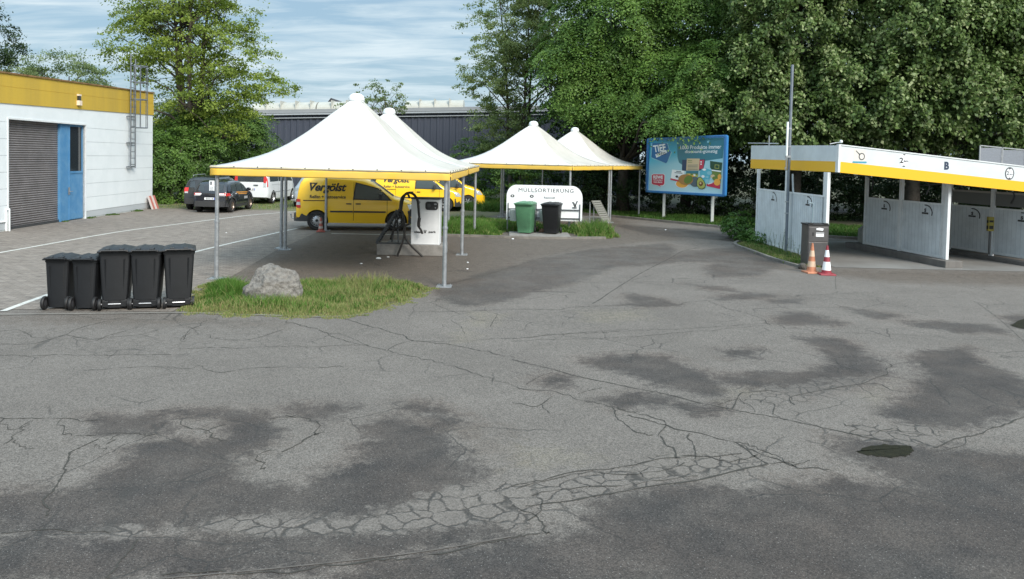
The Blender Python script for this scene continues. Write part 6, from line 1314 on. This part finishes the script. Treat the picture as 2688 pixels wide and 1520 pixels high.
def crown_mesh(blobs, ncl, nlf, ls, seed, csize, flat=.45, droop=0.0, shell=.62, up=.5, aspect=.55, zmin=.3, pendant=0.0, front=0.0, layer=False, tonebias=None):
    rg = np.random.default_rng(seed); bl = np.array(blobs, float); wts = (bl[:, 3]*bl[:, 4]*bl[:, 5])**.67; wts /= wts.sum()
    k = rg.choice(len(bl), ncl, p=wts); d = rg.normal(0, 1, (ncl, 3)); 
    if front: d[:, 1] -= front*np.abs(rg.normal(0, 1, ncl))
    d /= np.linalg.norm(d, axis=1)[:, None]
    r = shell+(1.04-shell)*rg.random(ncl)**.55; lob = 1+.13*np.sin(d[:, 0]*5+k*1.7+seed)*np.cos(d[:, 2]*4+k)+.08*np.sin(d[:, 1]*9+k)
    c = bl[k, :3]+d*bl[k, 3:6]*(r*lob)[:, None]; c[:, 2] = np.maximum(c[:, 2], zmin)
    cs = csize*rg.uniform(.6, 1.35, ncl); ct = rg.random(ncl)
    n = ncl*nlf; ci = np.repeat(np.arange(ncl), nlf)
    o = rg.normal(0, 1, (n, 3))*.42
    rad2 = np.hypot(o[:, 0], o[:, 1])
    o[:, 2] = o[:, 2]*flat-droop*rad2**1.6
    # tilt each clump outwards
    hd = d[ci]; o[:, 2] -= (o[:, 0]*hd[:, 0]+o[:, 1]*hd[:, 1])*(.95 if layer else .2)
    if pendant: o[:, 2] -= pendant*rg.random(n)
    p = c[ci]+o*cs[ci][:, None]
    nrm = rg.normal(0, 1, (n, 3)); nrm = nrm*(.42 if layer else .7); nrm[:, 2] = nrm[:, 2]+up; nrm += hd*(1.0 if layer else .8); nrm /= np.linalg.norm(nrm, axis=1)[:, None]
    t_ = rg.normal(0, 1, (n, 3)); t_[:, 2] -= pendant*2; t_ -= nrm*(t_*nrm).sum(1)[:, None]; t_ /= np.linalg.norm(t_, axis=1)[:, None]; s_ = np.cross(nrm, t_)
    l = ls*rg.uniform(.65, 1.3, n)[:, None]; wv = l*aspect
    co = np.stack([p-t_*l*.5, p+s_*wv*.5+nrm*l*.05, p+t_*l*.5-nrm*l*.08, p-s_*wv*.5+nrm*l*.05], 1).reshape(-1, 3)
    tone = np.clip(.42+(ct[ci]-.5)*.55+rg.normal(0, .17, n), 0, 1)
    if tonebias is not None: q = rg.random(n) < tonebias*(ct[ci] > .45); tone[q] = rg.uniform(.8, 1, q.sum()); tone[~q] *= .72
    return co, np.arange(len(co)), tone, c
def limb(b, a, c, r0, r1, rg, n=5, wob=.08):
    a, c = Vector(a), Vector(c); Ln = (c-a).length; P = []
    for i in range(n+1): f = i/n; q = a.lerp(c, f); k = Ln*wob*math.sin(math.pi*f); P.append(q+Vector((rg.uniform(-1, 1)*k, rg.uniform(-1, 1)*k, rg.uniform(-.3, .6)*k+Ln*.07*math.sin(math.pi*f))))
    b.tube(P, [r0+(r1-r0)*i/n for i in range(n+1)], n=6); return P
def tree(name, label, cat, x, y, H, tr, blobs, ncl, nlf, ls, kind, seed, csize=.6, group=None, limbs=22, stems=1, tz=None, bark=BARK, twigs=0, **kw):
    t = thing(name, label, cat, (x, y, 0), 0, group); co, idx, tone, cl = crown_mesh(blobs, ncl, nlf, ls, seed, csize, **kw)
    o = fast_mesh('crown', co, 4, idx, LM[kind], tone); o.parent = t
    rg = random.Random(seed); b = MB(); top = tz or H*.8
    for s_ in range(stems):
        ox, oy = (0, 0) if stems == 1 else (rg.uniform(-.35, .35), rg.uniform(-.3, .3)); tx, ty = ox*(4 if stems > 1 else 1)+rg.uniform(-.3, .3), oy*3+rg.uniform(-.3, .3)
        n = 9; P = [Vector((ox+(tx-ox)*(i/n)**1.3+rg.uniform(-.06, .06)*(i > 0), oy+(ty-oy)*(i/n)**1.3+rg.uniform(-.06, .06)*(i > 0), top*i/n)) for i in range(n+1)]
        b.tube(P, [tr*(1.25 if i == 0 else 1)*(1-.85*i/n) for i in range(n+1)], n=8)
        L_ = sorted(range(len(cl)), key=lambda i: rg.random())[:limbs//stems]
        for i in L_:
            c = Vector(cl[i]); f = min(.92, max(.22, (c.z-.8-.35*math.hypot(c.x, c.y))/top)); k = f*n; i0 = min(int(k), n-1); a = P[i0].lerp(P[i0+1], k-i0)
            q = limb(b, a, c, tr*.42*(1-f*.6), tr*.06, rg)
            for _ in range(twigs):
                j = rg.randint(2, 5); near = cl[rg.randrange(len(cl))]; dd = Vector(near)-q[j]
                if dd.length < 2.5: limb(b, q[j], near, tr*.12, tr*.03, rg, 3)
                else: limb(b, q[j], q[j]+dd.normalized()*1.1, tr*.10, tr*.03, rg, 3)
    b.build('trunk', bark, t, smooth=True); return t
# left side
tree('ash_tree', 'tall loose crowned tree with yellow green leaves rising behind the white workshop corner', 'tree', -17.6, 41.5, 14, .24,
     [(0.2, 0, 9.4, 3.2, 2.6, 3.2), (-2.6, 0, 8.6, 2.2, 2.2, 2.2), (2.4, -.5, 7.6, 2.6, 2.2, 2.2), (4.1, -.5, 6.5, 1.8, 1.2, .7), (.6, -.6, 5.6, 3.6, 2.0, 1.4), (.6, 0, 4.3, 3.6, 1.6, 1.2), (1.0, 0, 11.8, 2.8, 2.4, 2.0), (-1.5, 0, 10.6, 2.6, 2.2, 1.8)], 520, 84, .15, 'ash', 21, .60, limbs=70, stems=4, tz=12, twigs=2, flat=.45, shell=.35, up=.7, droop=.15)
tree('hedge_bush', 'dense dark green bush against the workshop corner, left of the parked cars', 'bush', -18.0, 39.6, 4.6, .10, [(0, 0, 1.7, 1.25, 1.1, 1.9), (-.8, .6, 2.6, 1.2, 1.1, 1.6), (.5, .9, 1.2, .9, .9, 1.3)], 210, 110, .12, 'bush', 22, .46, limbs=10, stems=3, tz=3, zmin=.15, layer=True, flat=.3, front=.6)
tree('hedge_bush', 'big bright green bush rising behind the parked cars under the ash tree', 'bush', -18.6, 47.0, 5.2, .12, [(-2.0, 0, 2.6, 2.8, 1.3, 2.8), (1.0, .3, 2.6, 2.8, 1.3, 3.1), (2.7, .6, 2.4, 1.6, 1.2, 2.6), (-.4, 0, 4.3, 3.2, 1.3, 1.7)], 560, 120, .14, 'bush', 221, .52, limbs=14, stems=3, tz=3, zmin=.2, layer=True, flat=.3, front=.6)
tree('hedge_bush', 'rounded green bush at the foot of the ash trunk', 'bush', -17.1, 40.9, 4.4, .08, [(0, 0, 2.4, 1.3, .9, 2.3), (.6, .2, 3.6, 1.0, .8, 1.3), (-.6, .1, 3.5, 1.0, .8, 1.3)], 190, 100, .13, 'bush', 222, .46, limbs=8, stems=2, tz=3, zmin=.2, layer=True, flat=.3, front=.6)
tree('background_tree', 'dark tree cut by the left photo edge behind the workshop roof', 'tree', -33.0, 47, 12, .25, [(.0, 0, 9.0, 2.2, 2.5, 2.6), (-1.5, 0, 7, 3, 2.5, 2.5)], 260, 70, .16, 'dark', 23, .6, limbs=16, flat=.5)
tree('background_tree', 'pale grey green tree showing just above the middle of the workshop roof', 'tree', -27.6, 47, 9, .2, [(.0, 0, 6.6, 2.6, 2.2, 2.1), (-2.4, 0, 6.2, 1.8, 2, 1.8), (1.8, 0, 5.6, 1.4, 1.4, 1.4)], 300, 70, .14, 'pale', 24, .5, limbs=20, flat=.6)
tree('slender_tree', 'small sparse twiggy tree showing above the warehouse behind the front canopies', 'tree', -10.2, 55, 8, .10, [(.3, 0, 6.9, 2.2, 1.2, 1.3), (1.5, 0, 6.4, 1.2, 1, .8), (-1.4, 0, 6.2, 1.2, 1, .7), (.6, 0, 8.1, .5, .5, .5)], 70, 26, .17, 'pale', 25, .40, limbs=34, tz=6.5, shell=.2, flat=.4, stems=3, bark=mat('brown_bark', (.10, .07, .05), .9))
# centre right
tree('acacia_tree', 'airy pale green tree with sky showing through, left of the dense green tree', 'tree', .3, 46, 15, .13, [(-.6, 0, 10.5, 2.7, 2.4, 3.2), (-1.5, 0, 7.3, 2.2, 2.0, 2.0), (-.8, 0, 4.6, 2.2, 1.6, 1.4), (1.0, 0, 13, 2.4, 2.4, 2.2), (1.5, 0, 9, 2.2, 2, 2.2)], 720, 66, .14, 'acacia', 26, .46, limbs=70, stems=3, tz=13, twigs=1, shell=.3, flat=.5)
tree('hornbeam_tree', 'broad dense tree with layered bright green leaves above the rear canopies', 'tree', 6.0, 41.0, 15, .32, [(-.6, -.5, 9.8, 4.2, 3.2, 3.8), (-2.8, -.5, 7.4, 2.4, 2.6, 2.6), (1.8, -1.2, 6.6, 3.4, 3.0, 2.4), (2.8, -.5, 11.5, 3.6, 3.0, 3.5), (-.5, -1.0, 5.6, 3.0, 2.2, 1.9), (1.6, -5.2, 4.9, 2.0, 1.3, 1.15), (-1.6, 0, 13, 3.0, 3, 2.2), (3.6, -4.4, 6.8, 2.2, 2.0, 1.9)], 1150, 165, .14, 'horn', 27, .70, limbs=40, tz=12, flat=.11, droop=.38, up=.9, front=.8, layer=True, shell=.70)
tree('lime_tree', 'large lime tree with drooping dull leaves and pale bracts behind the lamp pole', 'tree', 13.6, 36.5, 15, .33, [(-.4, -.5, 9.5, 3.9, 3.0, 3.6), (-2.6, -1.0, 6.6, 2.6, 2.2, 2.7), (1.8, -1.5, 6.4, 3.0, 2.4, 2.6), (-.8, -1.5, 5.0, 3.4, 2.0, 1.6), (0, 0, 12.6, 3.4, 3, 2.6)], 760, 130, .17, 'lime', 28, .46, limbs=40, tz=12, flat=.42, pendant=1.2, droop=.5, front=.8, tonebias=.30, aspect=.72, shell=.62, up=.8)
tree('lime_tree', 'second lime tree with hanging leaf clusters rising over the wash bay roof', 'tree', 18.4, 35.0, 14, .36, [(0, -.8, 9.0, 3.6, 3.0, 3.4), (-1.8, -1.2, 6.0, 2.4, 2.2, 2.3), (2.0, -1.4, 5.8, 2.6, 2.2, 2.6), (0, 0, 12.0, 3.0, 2.6, 2.4), (2.4, -.8, 9.8, 2.0, 2, 2)], 680, 130, .17, 'lime', 29, .46, limbs=40, tz=12, flat=.42, pendant=1.2, droop=.5, front=.8, tonebias=.28, aspect=.72, shell=.62, up=.8)
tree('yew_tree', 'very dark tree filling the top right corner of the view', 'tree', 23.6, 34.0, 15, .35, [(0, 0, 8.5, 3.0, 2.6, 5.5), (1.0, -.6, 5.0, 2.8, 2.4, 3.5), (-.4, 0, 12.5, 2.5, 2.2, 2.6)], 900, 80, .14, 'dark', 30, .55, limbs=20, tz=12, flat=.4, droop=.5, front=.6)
GBK = 'dark woodland trees behind the car wash'
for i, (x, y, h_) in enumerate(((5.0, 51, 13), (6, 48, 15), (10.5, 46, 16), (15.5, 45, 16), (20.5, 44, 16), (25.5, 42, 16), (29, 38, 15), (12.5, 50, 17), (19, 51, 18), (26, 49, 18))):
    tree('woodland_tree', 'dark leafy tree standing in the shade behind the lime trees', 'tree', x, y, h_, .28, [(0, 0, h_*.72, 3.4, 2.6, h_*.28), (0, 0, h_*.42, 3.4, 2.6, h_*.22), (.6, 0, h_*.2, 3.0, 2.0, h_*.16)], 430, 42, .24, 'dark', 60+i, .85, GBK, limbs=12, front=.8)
GU = 'dark shrubs under the trees'
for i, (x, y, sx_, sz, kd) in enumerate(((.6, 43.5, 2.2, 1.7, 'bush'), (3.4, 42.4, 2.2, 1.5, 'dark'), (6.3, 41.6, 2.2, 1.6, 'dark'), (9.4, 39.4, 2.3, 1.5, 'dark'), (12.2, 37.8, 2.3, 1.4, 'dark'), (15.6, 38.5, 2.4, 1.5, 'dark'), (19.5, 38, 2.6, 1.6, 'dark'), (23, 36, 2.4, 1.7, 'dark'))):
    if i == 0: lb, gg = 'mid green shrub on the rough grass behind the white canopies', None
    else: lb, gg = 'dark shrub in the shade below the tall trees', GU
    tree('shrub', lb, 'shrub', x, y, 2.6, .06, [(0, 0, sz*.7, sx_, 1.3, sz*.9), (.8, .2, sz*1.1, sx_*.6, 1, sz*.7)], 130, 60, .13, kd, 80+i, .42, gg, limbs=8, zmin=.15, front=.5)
tree('shrub', 'bright green elder shrub on the rough bank right of the yellow vans', 'shrub', -2.3, 47.5, 4, .08, [(0, 0, 1.9, 1.9, 1.3, 1.8), (1.7, .2, 2.5, 1.5, 1, 1.8)], 190, 55, .14, 'bush', 95, .42, limbs=10, zmin=.2)
tree('shrub', 'leafy green nettle clump at the left end of the first bay wall', 'shrub', 8.15, 27.0, 1, .03, [(0, 0, .35, .62, .75, .40), (.1, -1.3, .25, .45, .6, .28), (.15, .8, .5, .55, .6, .45)], 150, 34, .085, 'nettle', 96, .17, limbs=8, zmin=.06, up=.8)
# thin weeds before the white wall panels
b = MB(); rr = random.Random(12)
for i in range(26):
    x = 8.35+rr.uniform(-.25, .12); y = rr.uniform(20.7, 24.8); h_ = rr.uniform(.3, .75); a = rr.uniform(0, 6.28)
    P = [(x, y, 0), (x+.03*math.cos(a), y+.03*math.sin(a), h_*.5), (x+.08*math.cos(a), y+.08*math.sin(a), h_)]; b.tube(P, [.006, .005, .003], n=4)
    for k in range(9): z = h_*(.35+.07*k); r_ = rr.uniform(.02, .06); aa = rr.uniform(0, 6.28); c = Vector((x+.05*math.cos(a)*z/h_, y+.05*math.sin(a)*z/h_, z)); d = Vector((math.cos(aa), math.sin(aa), .4)); s2 = Vector((-math.sin(aa), math.cos(aa), 0)); b.add([c, c+d*r_*.6+s2*.012, c+d*r_*1.3, c+d*r_*.6-s2*.012], [(0, 1, 2, 3)])
tag(b.build('wall_weeds', mat('weed_stalk', (.07, .11, .04), .7)), 'thin seeding weeds in front of the first bay wall', 'weeds', kind='stuff')
for o in bpy.data.objects:
    if o.get('kind') == 'stuff' and not o.get('category'): o['label'] = 'rough green grass and weeds growing here'; o['category'] = 'grass'
